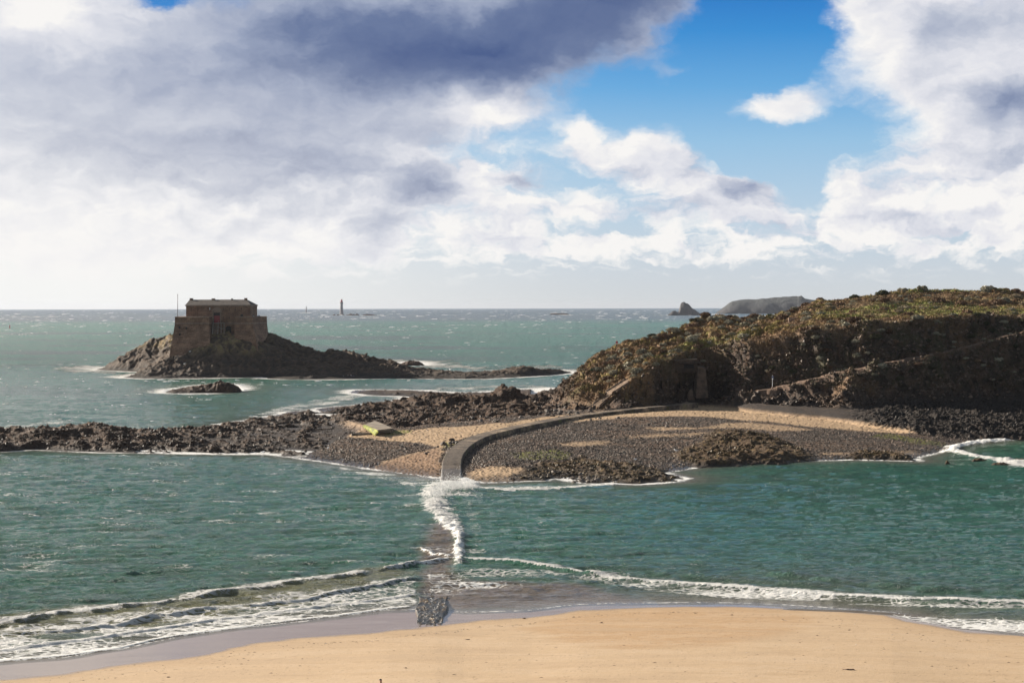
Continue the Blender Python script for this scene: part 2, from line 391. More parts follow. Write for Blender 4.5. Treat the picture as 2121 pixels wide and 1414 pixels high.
h_c = [(1100, 828, 424), (1130, 824, 424), (1150, 812, 424), (1180, 785, 424), (1205, 761, 425), (1230, 742, 426), (1262, 730, 428), (1300, 714, 430), (1340, 703, 433), (1400, 691, 437), (1440, 672, 440), (1480, 657, 444), (1520, 662, 446), (1600, 662, 449), (1640, 650, 450), (1665, 637, 451), (1700, 628, 452), (1750, 621, 455), (1800, 616, 458), (1850, 605, 462), (1890, 602, 465), (2020, 602, 470), (2060, 601, 470), (2121, 607, 472), (2300, 606, 475), (2600, 612, 480)]
I = lambda tab, px, k=1: np.interp(px, [q[0] for q in tab], [q[k] for q in tab])
def zat(px, py, Y):
    return at_y(px, py, Y)[2]
def hill(px, X, Y):
    """returns height, and masks (upper: 0 cliff .. 1 heath), path"""
    fpy = np.interp(px, hx, h_fpy); fz = np.interp(px, hx, h_fz)
    Yf = at_z(px, fpy, fz)[1]
    Yp = I(h_pY, px); zp = zat(px, I(h_py, px), Yp)
    sh = sstep(1720, 1850, px)
    lowc = sstep(1500, 1570, px); Ys = mix(mix(Yf + .5, mix(Yf, Yp - 2.2, .5), lowc), Yp - 9, sh); zs = mix(fz + .3 + .7 * lowc, 4.2 + 0 * fz, sh)
    Ye = I(h_e, px, 2); Ye = mix(Ye, np.minimum(Ye, Yp + 9.5), sstep(1440, 1560, px)); ze = zat(px, I(h_e, px), Ye)
    Yc = I(h_c, px, 2); zc = zat(px, I(h_c, px), Yc)
    Yt = mix(Ye, Yc, .62)
    dipp = sstep(1760, 1900, px)
    zt = mix(ze, zc, mix(.62, .28, dipp))
    K = [(Yf - 40, -3.0 + 0 * fz), (Yf, fz), (Ys, zs), (Yp - 2.2, zp - .25), (Yp + 2.2, zp), (Ye, ze), (Yt, zt), (Yc, zc), (Yc + 14, zc - 1.2), (Yc + 60, zc * .35), (Yc + 110, -6 + 0 * fz), (Yc + 400, -6 + 0 * fz)]
    H = np.full(Y.shape, -3.0)
    for a, b in zip(K[:-1], K[1:]):
        ya, za = a; yb, zb = b; yb = np.maximum(yb, ya + .05)
        t = (Y - ya) / (yb - ya); s = (t >= 0) & (t <= 1)
        H = np.where(s, za + (zb - za) * np.clip(t, 0, 1), H)
    pathm = np.exp(-((Y - Yp) / 1.9) ** 4) * sstep(1395, 1440, px)
    up = sstep(-3, 3, Y - Ye + 2.5 * fbm(X * .13, Y * .13, 3, 91))
    cliff = sstep(0, 2, Y - Ys) * (1 - up)
    return H, up, cliff, pathm, Yf, Ye, Yc, Yp

def land_base(X, Y, detail=True):
    px = CX + F * X / Y
    wob = 1.6 * fbm(X * .12, Y * .12, 4, 3) + .7 * fbm(X * .5, Y * .5, 3, 5)
    d = sdf(LAND, X, Y)
    dr = d + wob
    def msk(poly, soft=1.5): return sstep(-soft, soft, sdf(poly, X, Y) + 1.2 * wob)
    mL = msk(leftreef); mM = msk(midreef, 2.0); mR = msk(rightreef); mW = msk(weedreef); mW2 = msk(weedreef2); mB = msk(bushreef)
    rock = np.clip(mL + mM + mR + mW + mW2, 0, 1)
    dd = mix(d + .25 * wob, dr, rock)
    flat = np.where(dd > 0, 3.1 * (1 - np.exp(-np.maximum(dd, 0) * .021)), np.maximum(dd * .10, -5))
    return px, d, dd, wob, flat, (mL, mM, mR, mW, mW2, mB, rock)

def land_height(X, Y):
    px, d, dd, wob, z, (mL, mM, mR, mW, mW2, mB, rock) = land_base(X, Y)
    up_ = np.where(dd > 0, dd, 0)
    # rugged ledges with tilted strata
    sx = X * .9 + Y * .35
    rg = ridged(sx * .085, Y * .11, 6, 21, .62)
    rg2 = ridged(X * .45, Y * .5, 4, 31, .6)
    st = np.abs(((X * .55 + Y * .35 + 2.2 * fbm(X * .12, Y * .12, 3, 8)) * .55) % 1 - .5) * 2
    def ledge(h, s): q = h / s; fr_ = q - np.floor(q); return s * (np.floor(q) + sstep(.15, .85, fr_) ** 2)
    # left reef : ridge line height
    rz = np.interp(px, CX + F * LR[:, 0] / LR[:, 1], LR[:, 2]); rY = np.interp(px, CX + F * LR[:, 0] / LR[:, 1], LR[:, 1])
    edge = sstep(-.5, 3.5, dd)
    prof = np.exp(-((Y - rY) / 13.0) ** 2) * (Y > rY - 40)
    prof = np.where(Y > rY, np.exp(-((Y - rY) / 7.0) ** 2), prof)
    hl = (rz - .6) * np.clip(prof * .65 + .35, 0, 1) + (rg - .36) * 1.7 + (rg2 - .4) * .22 + (st - .5) * .30
    hl = mix(hl, ledge(hl + .12 * (X * .3 + Y * .2 - np.floor(X * .3 + Y * .2)), .55), .6) * edge
    z = mix(z, np.maximum(hl, z * .4 - .2), mL)
    # middle reef : crags
    hm = z * .75 + .1
    for (cx, tpy, cy, rx, ry) in [(905, 814, 437, 9, 9), (930, 822, 432, 8, 10), (968, 826, 430, 7, 8), (1035, 801, 435, 4.2, 8), (1012, 810, 434, 5, 8), (1060, 806, 434, 3.5, 8), (1110, 818, 432, 6, 8), (1150, 822, 426, 6, 10), (800, 838, 425, 14, 9), (700, 850, 415, 5, 4), (860, 833, 430, 10, 9), (1085, 826, 425, 9, 8)]:
        bx, by, bz = P3(cx, tpy, cy)
        g = np.exp(-(((X - bx) / rx) ** 2 + ((Y - by) / ry) ** 2) ** 1.3)
        hm = np.maximum(hm, mix(hm, bz - .3, g))
    platf = sstep(455, 475, Y)
    amp = mix(1.0, .3, platf) * (1 + .8 * sstep(3, 6, hm))
    hm = hm + amp * ((rg - .38) * 2.0 + (rg2 - .4) * .35 + (st - .5) * .4)
    hm = mix(hm, ledge(hm + .25 * fbm(X * .1, Y * .1, 2, 33), .7), .55)
    hm = mix(hm, np.minimum(hm, .75 + .35 * rg2), platf) 
    z = mix(z, hm * edge + (1 - edge) * z, mM)
    # right weed covered mound, low weed belts
    dR = np.maximum(sdf(rightreef, X, Y) + wob, 0)
    z = z + mR * (1.6 * (1 - np.exp(-dR * .30)) * (.35 + 1.1 * rg) + (rg2 - .4) * .35)
    z = z + mW * edge * ((rg2 - .35) * .45 + (rg - .35) * .9 + .1) + mW2 * (.5 * edge + (rg2 - .4) * .6) + mB * (rg2 - .3) * .12
    # cobbles and sand ripples
    w1, w2, wc = worley(X * 2.0, Y * 1.6, 77)
    cob = (1 - rock) * np.clip(.5 - w1, 0, 1) * .32 * (.4 + wc)
    # sandy shelves smoother
    # hill
    H, up, cliff, pathm, Yf, Ye, Yc, Yp = hill(px, X, Y)
    hm_ = sstep(1085, 1125, px) * (Y > Yf - 6)
    bn = fbm(X * .16, Y * .16, 5, 41)
    bill = np.abs(fbm(X * .38, Y * .38, 3, 44)) 
    rockn = (ridged(X * .12 + Y * .03, Y * .16 + .05 * X, 6, 51, .62) - .4)
    rockf = (ridged(X * .42, Y * .5, 4, 52, .6) - .4)
    gull = ridged(X * .075 + 3.1, Y * .02, 3, 58) - .45
    soft = 1 - .55 * sstep(1620, 1760, px)
    H2 = H + (1 - pathm) * (cliff * (3.0 * rockn + .7 * rockf + 2.6 * gull) + up * soft * (1.6 * bn + 2.2 * (.35 - bill) * sstep(0, 6, Y - Ye) + 1.3 * (ridged(X * .09 + .3 * Y * .1, Y * .10, 3, 47) - .45) * sstep(0, 8, Y - Ye)))
    shelf = sstep(1720, 1850, px) * (1 - sstep(-1, 3, Y - (Yp - 9)))
    H2 = H2 + shelf * ((rg - .4) * 1.3 + (rg2 - .4) * .9)
    low = (1 - sstep(1250, 1330, px))
    H2 = H2 + low * sstep(0, 4, Y - Yf) * (1 - sstep(0, 5, Y - Yc)) * (2.0 * rockn + 1.0 * rockf)
    # steps cut in the slope
    ground = z
    onhill = sstep(-1.0, 1.5, Y - Yf + .8 * wob) * sstep(1088, 1128, px)
    zz = mix(ground + cob, np.maximum(H2, ground - .3), onhill)
    zz = np.where((px > 1100) & (Y > Yc + 8) & (Y > 470), np.minimum(zz, H2 + 0.0), zz)
    return zz, dict(px=px, d=d, dd=dd, rock=rock, mL=mL, mM=mM, mR=mR, mW=mW, mW2=mW2, mB=mB, onhill=onhill, up=up, cliff=cliff, path=pathm, shelf=shelf, rg=rg, rg2=rg2, rockn=rockn, wc=wc, w1=w1, bn=bn, bill=bill, Ye=Ye, Yc=Yc, Yf=Yf, Yp=Yp, H=H)

# masks of sand and weed, mapped on the flats (looked up by survey pixel)
SAND = [[(688, 902), (745, 896), (830, 892), (900, 886), (960, 881), (1060, 874), (1180, 857), (1260, 849), (1210, 855), (1110, 871), (1050, 887), (985, 901), (945, 916), (915, 927), (840, 914), (760, 908)],
        [(760, 978), (800, 955), (860, 938), (905, 928), (914, 935), (912, 992), (880, 985)],
        [(1120, 876), (1200, 866), (1250, 858), (1330, 843), (1480, 838), (1560, 846), (1640, 849), (1760, 852), (1850, 874), (1890, 890), (1905, 896), (1860, 897), (1780, 892), (1680, 884), (1600, 874), (1500, 866), (1400, 861), (1300, 864), (1200, 874)],
        [(1340, 886), (1440, 884), (1500, 877), (1570, 876), (1640, 884), (1680, 890), (1600, 893), (1540, 886), (1440, 890), (1360, 890)],
        [(1300, 902), (1400, 897), (1480, 893), (1480, 899), (1400, 903), (1310, 906)], [(1150, 918), (1260, 914), (1270, 919), (1180, 924)],
        [(972, 976), (1010, 966), (1080, 968), (1125, 980), (1115, 993), (1000, 1002), (958, 1003)],
        [(640, 848), (680, 862), (760, 882), (800, 892), (740, 896), (700, 880), (650, 862)], [(1700, 938), (1900, 934), (1900, 938), (1700, 942)]]
ALGAE = [[(1060, 938), (1150, 930), (1190, 938), (1170, 950), (1080, 950)], [(1830, 897), (1960, 915), (1960, 925), (1800, 905)], [(800, 893), (850, 891), (852, 897), (805, 899)], [(920, 915), (945, 912), (955, 918), (925, 925)]]
def blend(base, col, f): return base + (np.asarray(col, np.float32)[None, :] - base) * f[:, None].astype(np.float32)

ROCKC = (.036, .0185, .0100); ROCKC2 = (.098, .056, .034); WEEDC = (.075, .044, .016); SANDC = (.47, .325, .20)
def land_color(X, Y, Z, M):
    sh = X.shape
    PX, PY = project(X, Y, Z)
    n1 = fbm(X * .35, Y * .35, 4, 61); n2 = fbm(X * 1.7, Y * 1.7, 3, 62); n3 = fbm(X * .06, Y * .06, 4, 63)
    f = lambda a: np.broadcast_to(a, sh).ravel()
    # cobble flats
    wc = M['wc']
    g = .034 + .065 * wc ** 2 + .05 * np.clip(n1, -.3, .5) + .10 * (wc > .93)
    col = np.stack([f(g * 1.28), f(g * .93), f(g * .72)], 1).astype(np.float32)
    brown = np.maximum(sstep(-.05, .35, n3 + .5 * n1), sstep(960, 860, M['px']) * (.6 + .8 * n1))
    col = blend(col, (.17, .105, .068), f(np.clip(brown, 0, 1) * .65))
    warp = 16 * fbm(PX * .012, PY * .05, 4, 64) + 7 * n2
    sand = np.zeros(sh)
    for pl in SAND: sand = np.maximum(sand, pxmask(pl, PX, PY, 5 if len(pl) > 9 or pl in SAND[:3] else 14, 3.5, warp * (.5 if pl is SAND[2] else 1.)) * (1 if pl in SAND[:3] or len(pl) < 8 and pl[0][0] == 972 else .75))
    sand = sand * (1 - M['rock'] * .9)
    spk = sstep(.18, .34, n2 + .25 * n1) * .6
    red = pxmask(SAND[1], PX, PY, 8, 3)
    sandc = blend(np.tile(np.array(SANDC, np.float32), (X.size, 1)), (.26, .15, .09), f(red * .75))
    sandc = blend(sandc, (.10, .07, .05), f(spk))
    col = col + (sandc - col) * f(sand)[:, None].astype(np.float32)
    # rock
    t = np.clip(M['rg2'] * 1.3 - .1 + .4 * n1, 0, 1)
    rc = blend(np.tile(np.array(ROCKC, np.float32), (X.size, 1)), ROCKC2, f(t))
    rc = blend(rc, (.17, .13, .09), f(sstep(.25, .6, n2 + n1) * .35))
    wv = np.clip(M['mW'] + M['mW2'] + M['mR'] * .8 + M['mB'] * .6, 0, 1)
    rc = blend(rc, WEEDC, f(wv * (.45 + .5 * t)))
    rc = blend(rc, (.19, .125, .04), f(wv * sstep(.1, .5, n2 + .6 * n1) * .7))
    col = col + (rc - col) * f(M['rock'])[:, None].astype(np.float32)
    col = blend(col, (.020, .016, .014), f(M['rock'] * sstep(.9, .2, Z) * .6))      # wet black zone at the tide line
    al = np.zeros(sh)
    for pl in ALGAE: al = np.maximum(al, pxmask(pl, PX, PY, 5, 3, warp))
    col = blend(col, (.16, .17, .025), f(al * sstep(.0, .35, n2 + .3)))
    # hill
    uh = M['onhill']
    c = np.tile(np.array((.105, .066, .045), np.float32), (X.size, 1))               # earthy rock of the cliffs
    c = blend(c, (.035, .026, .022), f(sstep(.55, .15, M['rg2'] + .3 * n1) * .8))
    c = blend(c, (.20, .12, .065), f(sstep(.15, .6, n3 * 1.2 + n1 * .7) * .7))
    lowk = sstep(8.5, 3.5, Z + 1.5 * n1) 
    c = blend(c, (.030, .024, .022), f(lowk * .75 * sstep(1240, 1500, M['px'])))
    heath = np.tile(np.array((.17, .100, .050), np.float32), (X.size, 1))  # heath colour lifted so the open slope looks sunlit
    heath = blend(heath, (.215, .185, .042), f(sstep(.0, .45, M['bn'] + .5 * n2) * .85))
    heath = blend(heath, (.30, .21, .13), f(sstep(.15, .5, -M['bn'] + .5 * n2) * .8))
    mead = pxmask([(1690, 648), (1850, 628), (1940, 622), (2010, 632), (2121, 640), (2121, 650), (1900, 652), (1760, 662)], PX, PY, 6, 3, warp) + pxmask([(1880, 606), (2030, 603), (2030, 598), (1880, 596)], PX, PY, 3, 3) + pxmask([(1330, 745), (1440, 705), (1560, 680), (1560, 700), (1450, 722), (1390, 742)], PX, PY, 8, 3, warp) * .7
    heath = blend(heath, (.20, .23, .05), f(np.clip(mead, 0, 1) * sstep(-.3, .2, n2)))
    heath = blend(heath, (.36, .27, .15), f(sstep(1600, 1750, PX) * sstep(.0, .4, fbm(X * .09, Y * .2, 4, 66)) * .75))  # pale grass patches that also paint a sunlit look on the hilltop
    heath = blend(heath, (.30, .19, .09), f(sstep(1640, 1560, PX) * sstep(.05, .45, fbm(X * .12, Y * .16, 4, 67)) * .8))
    c = c + (heath - c) * f(M['up'] * sstep(1150, 1240, PX) * (1 - .35 * sstep(.3, .7, M['rockn'] + .5)))[:, None].astype(np.float32)
    vegc = sstep(.05, .4, M['bn'] + .3 * n2) * M['cliff'] * sstep(7, 13, Z)
    c = blend(c, (.07, .065, .035), f(vegc * .8))
    c = blend(c, (.15, .095, .065), f(M['path'] * .8))
    c = blend(c, (.022, .017, .014), f(M['shelf'] * .85))  # shelf colour darkened to paint in the shade below the cliff
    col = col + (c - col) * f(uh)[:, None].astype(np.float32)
    # wetness: close to the sea
    wet = sstep(.55, .12, Z) * (1 - .6 * M['rock'])
    dk = f(wet * .45)[:, None].astype(np.float32); col = col * (1 - dk)
    rough = .9 - .55 * wet - .12 * M['rock'] * sstep(1.8, .6, Z) - .15 * (1 - M['rock']) * (1 - sand) * (1 - uh)
    return np.clip(col, .004, .9), f(rough), sand

def terrain_mat(name, scale=1.0, bd=.25, rockscale=1.0):
    mt, t, b = new_mat(name)
    tc = t.node('ShaderNodeTexCoord').outputs['Object']
    colr = t.attr('alb', 'Color')
    n = t.noise(tc, 1.6 * scale, 8, .68)
    n2 = t.noise(tc, 9 * scale, 4, .7)
    v = t.voro(tc, 2.2 * scale, 'F1', 'Color')
    f = t.math('ADD', .45, t.math('MULTIPLY', n, 1.1))
    c = t.vmath('MULTIPLY', colr, t.comb(f, f, f))
    g = t.math('ADD', .62, t.math('MULTIPLY', n2, .76))
    c = t.vmath('MULTIPLY', c, t.comb(g, g, g))
    t.put(b.inputs['Base Color'], c)
    t.put(b.inputs['Roughness'], t.attr('rgh'))
    b.inputs['Specular IOR Level'].default_value = .35
    h = t.math('ADD', t.math('MULTIPLY', n, 1.0), t.math('MULTIPLY', n2, .35))
    t.put(b.inputs['Normal'], t.bump(h, t.attr('bmp'), bd))
    return mt
MAT_LAND = terrain_mat('tidal_ground')
Ys = np.concatenate([np.arange(232, 300, .34), np.arange(300, 400, .30), np.arange(400, 470, .36), np.arange(470, 620, 1.6)])
X, Y, nr, nc = fan(-330, 2380, 2.0, Ys)
Z, M = land_height(X, Y)
colr, rgh, sandm = land_color(X, Y, Z, M)
bmp = np.clip(.25 + .75 * np.clip(M['rock'] + M['onhill'], 0, 1) + .2 * (1 - sandm), 0, 1) * (1 - .6 * M['path'])
co = np.stack([X, Y, Z], 2).reshape(-1, 3)
# horizontal displacement gives the cliffs overhang and facets
hz_ = (M['onhill'] * (M['cliff'] + .3) + .5 * M['mM']).ravel()[:, None]
co[:, :2] += hz_ * np.stack([fbm(X * .25 + Z * .3, Z * .45, 4, 71).ravel() * 1.6, fbm(X * .4, Z * .55 + 9, 4, 72).ravel() * 1.6], 1)
colr_land = colr
me = mesh_from('tidal_ground', co, grid_faces(nr, nc), MAT_LAND, {'alb': colr, 'rgh': rgh, 'bmp': bmp.ravel()})
land = link('hill', me); tag(land, 'rocky headland with cobble and sand flats joined to dark reefs', None, None, 'structure')
LANDGRID = dict(X=co[:, 0].reshape(nr, nc), Y=co[:, 1].reshape(nr, nc), Z=Z, M=M, Ys=Ys)
def ground_z(x, y):
    """height of the tidal flats at scattered points"""
    x = np.atleast_1d(np.asarray(x, float)); y = np.atleast_1d(np.asarray(y, float))
    return land_height(x, y)[0]

# ============================================================= fort island (thin plate spline through surveyed points)
def tps(pts):
    P = np.asarray(pts, float); n = len(P); s = 100.0
    A = P[:, :2] / s
    r2 = ((A[:, None] - A[None]) ** 2).sum(2); K = np.where(r2 > 0, r2 * np.log(r2 + 1e-12), 0) + np.eye(n) * 1e-3
    Q = np.concatenate([np.ones((n, 1)), A], 1)
    L = np.zeros((n + 3, n + 3)); L[:n, :n] = K; L[:n, n:] = Q; L[n:, :n] = Q.T
    w_ = np.linalg.solve(L, np.concatenate([P[:, 2], np.zeros(3)]))
    def f(X, Y):
        x = X / s; y = Y / s; o = w_[n] + w_[n + 1] * x + w_[n + 2] * y
        for i in range(n):
            r = (x - A[i, 0]) ** 2 + (y - A[i, 1]) ** 2
            o = o + w_[i] * r * np.log(r + 1e-12)
        return o
    return f
isl_front = [(193, 766), (262, 769), (300, 771), (330, 772), (345, 775), (300, 776), (268, 779), (249, 782), (300, 784), (400, 784), (470, 783), (545, 781), (560, 785), (600, 786), (700, 786), (800, 784), (900, 785), (1000, 785), (1080, 781), (1165, 775), (1182, 771)]
isl_back = [(1170, 768), (1130, 767), (1080, 768), (1000, 775), (940, 775), (880, 772), (800, 762), (700, 757), (500, 755), (350, 755), (262, 760), (225, 761)]
ISL = to_world(isl_front + isl_back)
cp = []
for a, b, y in [(232, 756, 722), (262, 740, 717), (285, 725, 713), (300, 713, 708), (345, 701, 698), (400, 694, 672), (455, 690, 668), (520, 690, 668), (555, 693, 668), (575, 701, 667), (610, 716, 664), (624, 728, 660), (660, 735, 657), (680, 731, 655), (705, 731, 653), (740, 742, 650), (800, 753, 648), (850, 762, 645), (870, 767, 645), (940, 771, 645), (1000, 773, 643), (1060, 765, 646), (1080, 763, 648), (1130, 765, 655), (1155, 761, 658),
                (455, 692, 656), (430, 705, 651), (480, 700, 651), (510, 712, 649), (455, 720, 645), (400, 735, 643), (356, 748, 641), (540, 728, 645), (455, 748, 639), (380, 762, 636), (300, 765, 650), (320, 735, 697), (330, 755, 684), (600, 750, 645), (540, 756, 638), (620, 765, 636), (700, 750, 643), (700, 768, 634), (800, 770, 634), (460, 770, 633.5), (350, 774, 634), (560, 770, 634)]:
    cp.append(P3(a, b, y))
for a, y, z in [(555, 700, 9.5), (600, 695, 7), (400, 715, 11), (455, 710, 11), (350, 730, 8), (300, 735, 6.5), (510, 705, 10.5), (660, 690, 4), (740, 690, 2), (620, 720, 2)]: cp.append(((a - CX) / F * y, y, z))
for a, b in isl_front[::2] + isl_back: x_, y_ = at_z(a, b, 0); cp.append((float(x_), float(y_), 0.0))
ISLF = tps(cp)
ROCK_POLY = [  # skerries: outline at the water (survey pixels), top height, label
    ([(333, 812), (352, 814), (400, 815), (440, 815), (500, 808), (498, 802), (470, 796), (420, 799), (385, 804), (350, 807)], [(390, 804, 1.3), (430, 797, 3.0), (462, 793, 3.6), (490, 800, 2.0), (360, 808, .9)], 'low dark rock islet with white foam round it, in front of the fort island'),
    ([(815, 757), (850, 758), (880, 757), (877, 752), (862, 749), (840, 750), (822, 753)], [(858, 747, 2.4), (835, 751, 1.4)], 'small dark rock in the surf behind the fort reef'),
    ([(1398, 652), (1383, 653), (1400, 653.5), (1455, 653.5), (1460, 652), (1430, 651.5)], [(1392, 648, 10), (1413, 628, 60), (1420, 626, 64), (1430, 636, 45), (1442, 645, 22)], 'pointed grey rock standing out of the far sea beside the hill')]
def island_height(X, Y):
    wob = 3.2 * fbm(X * .06, Y * .05, 4, 103) + 1.4 * fbm(X * .25, Y * .25, 3, 105)
    d = sdf(ISL, X, Y) + wob
    b = ISLF(X, Y)
    rg = ridged(X * .07 + Y * .02, Y * .06, 6, 121, .62); rg2 = ridged(X * .3, Y * .3, 4, 131, .6)
    e = sstep(-1, 6, d)
    z = np.maximum(b, .3) * e + e * ((rg - .38) * 2.6 + (rg2 - .36) * 1.1) * (.45 + .55 * sstep(0, 5, b)) + .35 * e
    mx, my, mz = P3(456, 690, 654.5)
    z = mix(z, np.maximum(z, mz + .3 * (rg2 - .3)), np.exp(-(((X - mx) / 4.5) ** 2 + ((Y - my) / 5.0) ** 2) ** 1.5))
    mx, my, mz = P3(474, 699, 650)
    z = mix(z, np.maximum(z, mz + .8 * (rg2 - .3)), np.exp(-(((X - mx) / 9.5) ** 2 + ((Y - my) / 6.0) ** 2) ** 1.6))
    z = np.where(d < 0, np.maximum(d * .3, -5), z)
    return z, d, rg, rg2
MAT_ISL = terrain_mat('island_rock', .6, .6)
Ys = np.concatenate([np.arange(604, 665, .34), np.arange(665, 720, .6), np.arange(720, 860, 2.5)])
X, Y, nr, nc = fan(150, 1225, 1.6, Ys)
Zi, di, rg, rg2 = island_height(X, Y)
f = lambda a: a.ravel()
n1 = fbm(X * .2, Y * .2, 4, 161); n2 = fbm(X * .9, Y * .9, 3, 162)
c = blend(np.tile(np.array((.055, .040, .030), np.float32), (X.size, 1)), (.125, .085, .058), f(np.clip(rg2 * 1.3 - .1 + .5 * n1, 0, 1)))
PXi, PYi = project(X, Y, Zi)
gr = sstep(7, 12, Zi + 2 * n1) * sstep(-.25, .25, n1 + n2) * sstep(580, 520, PXi)
c = blend(c, (.27, .19, .095), f(gr * .9)); c = blend(c, (.15, .14, .05), f(gr * sstep(0, .4, n2) * .6))
c = blend(c, (.020, .017, .015), f(sstep(2.2, .6, Zi + .8 * n1) * .7))
co = np.stack([X, Y, Zi], 2).reshape(-1, 3)
co[:, :2] += (sstep(1, 5, Zi).ravel() * 1.0)[:, None] * np.stack([fbm(X * .2 + Zi * .3, Zi * .45, 4, 171).ravel() * 1.8, fbm(X * .3, Zi * .5 + 9, 4, 172).ravel() * 1.8], 1)
me = mesh_from('island', co, grid_faces(nr, nc), MAT_ISL, {'alb': c, 'rgh': np.full(X.size, .85), 'bmp': np.full(X.size, 1.0)})
tag(link('island', me), 'steep dark rock island that carries the stone fort, with long low reefs', None, None, 'structure')
# ============================================================= beach in the foreground
SW = [(-600, 1395), (0, 1372), (130, 1361), (250, 1344), (370, 1318), (500, 1301), (700, 1277), (800, 1264), (860, 1262), (900, 1262), (960, 1268), (1100, 1264), (1200, 1252), (1350, 1248), (1550, 1249), (1700, 1257), (1850, 1270), (1900, 1280), (2000, 1298), (2121, 1311), (2700, 1330)]
DRY = [(-600, 1425), (0, 1413), (110, 1401), (190, 1389), (260, 1379), (370, 1370), (430, 1360), (470, 1348), (530, 1336), (620, 1325), (760, 1318), (880, 1304), (1000, 1286), (1090, 1281), (1200, 1266), (1350, 1258), (1530, 1257), (1700, 1263), (1830, 1274), (1900, 1292), (2000, 1309), (2121, 1316), (2700, 1340)]
def shore_y(px, tab): return at_z(px, I(tab, px), 0.0)[1]
def beach_z(X, Y):
    px = CX + F * X / Y
    ys = shore_y(np.clip(px, -600, 2700), SW)
    t = ys - Y + .5 * fbm(X * .15, Y * .3, 3, 201)
    z = np.where(t > 0, .020 * t + .00018 * t * t, .035 * t)
    z = z + .02 * fbm(X * .07, Y * .12, 4, 203) * sstep(-2, 3, t)
    return np.maximum(z, -4), t, px
Ys = np.concatenate([np.arange(20, 95, 2.5), np.arange(95, 158, .12), np.arange(158, 236, 1.5)])
px_ = np.concatenate([np.arange(-9000, -300, 120), np.arange(-300, 2420, 3.0), np.arange(2420, 11000, 120)]); u = (px_ - CX) / F
Y = np.repeat(Ys[:, None], len(u), 1); X = u[None] * Y
Z, tb, pxb = beach_z(X, Y)
drY = shore_y(np.clip(pxb, -600, 2700), DRY)
wetd = drY - Y + .35 * fbm(X * .5, Y * 1.2, 4, 205) + .5 * fbm(X * .12, Y * .3, 3, 206)     # metres inland of the wet line
wet = sstep(.9, -.45, wetd + .3 * fbm(X * .3, Y * .8, 4, 207))
damp = np.exp(-np.maximum(wetd, 0) / 2.6)
PX, PY = project(X, Y, Z)
n = fbm(X * .08, Y * .35, 5, 208); n2 = fbm(X * .9, Y * 3.0, 4, 209)
c = np.tile(np.array((.52, .37, .23), np.float32), (X.size, 1))
c = blend(c, (.44, .27, .135), np.clip(pxmask([(1080, 1300), (1200, 1268), (1380, 1258), (1530, 1258), (1660, 1268), (1690, 1290), (1620, 1310), (1500, 1332), (1300, 1345), (1180, 1330)], PX, PY, 30, 3, 40 * n).ravel() * .75, 0, 1))
c = blend(c, (.46, .33, .215), sstep(-.05, .35, n).ravel() * .5)
c = blend(c, (.57, .43, .30), sstep(-.05, .3, -n2 * .6 - n).ravel() * .35)
c = blend(c, (.40, .265, .15), (damp * .55).ravel())
c = blend(c, (.26, .18, .115), wet.ravel() * .8)
run = ridged(X * .05 + .15 * Y, Y * .22, 4, 214)
c = blend(c, (.40, .27, .16), (sstep(.55, .85, run) * .35 * sstep(0, 3, wetd)).ravel())
line_ = np.exp(-((wetd - 3.2 - 1.2 * fbm(X * .06, Y * 0, 3, 215)) / .12) ** 2) + .7 * np.exp(-((wetd - 7.5 - 2 * fbm(X * .05, Y * 0, 3, 216)) / .14) ** 2)
c = blend(c, (.30, .20, .12), (line_ * sstep(.0, .4, fbm(X * .4, Y * .4, 3, 217)) * .6).ravel())
deb = (fbm(X * 3.1, Y * 5, 2, 211) > .52) & (fbm(X * .3, Y * .6, 2, 212) > .0)
c = blend(c, (.12, .07, .04), deb.ravel() * .55)
MAT_SAND, t, b = new_mat('beach_sand')
tc = t.node('ShaderNodeTexCoord').outputs['Object']
g = t.math('ADD', .8, t.math('MULTIPLY', t.noise(t.vmath('MULTIPLY', tc, (1, 2.2, 1)), 2.2, 9, .72), .4))
t.put(b.inputs['Base Color'], t.vmath('MULTIPLY', t.attr('alb', 'Color'), t.comb(g, g, g)))
t.put(b.inputs['Roughness'], t.attr('rgh')); t.put(b.inputs['Specular IOR Level'], t.math('SUBTRACT', 1.25, t.attr('rgh')))
t.put(b.inputs['Normal'], t.bump(t.math('ADD', t.noise(tc, 4.5, 7, .7), t.math('MULTIPLY', t.noise(t.vmath('MULTIPLY', tc, (.6, 3, 1)), 3, 3, .5), .8)), t.attr('bmp'), .05))
me = mesh_from('beach', np.stack([X, Y, Z], 2).reshape(-1, 3), grid_faces(len(Ys), len(u)), MAT_SAND,
               {'alb': c, 'rgh': (.92 - .78 * wet).ravel(), 'bmp': (.65 * (1 - wet) + .03).ravel()})
tag(link('beach', me), 'pale golden sand beach with a wet strip along the water', None, None, 'structure')
sb = MB(); sb.box((0, 9450, -6.5), (49800, 19000, 1.0)); tag(sb.build('seabed', simple_mat('seabed', (.2, .17, .12))), 'sandy sea bed under the water', None, None, 'structure')

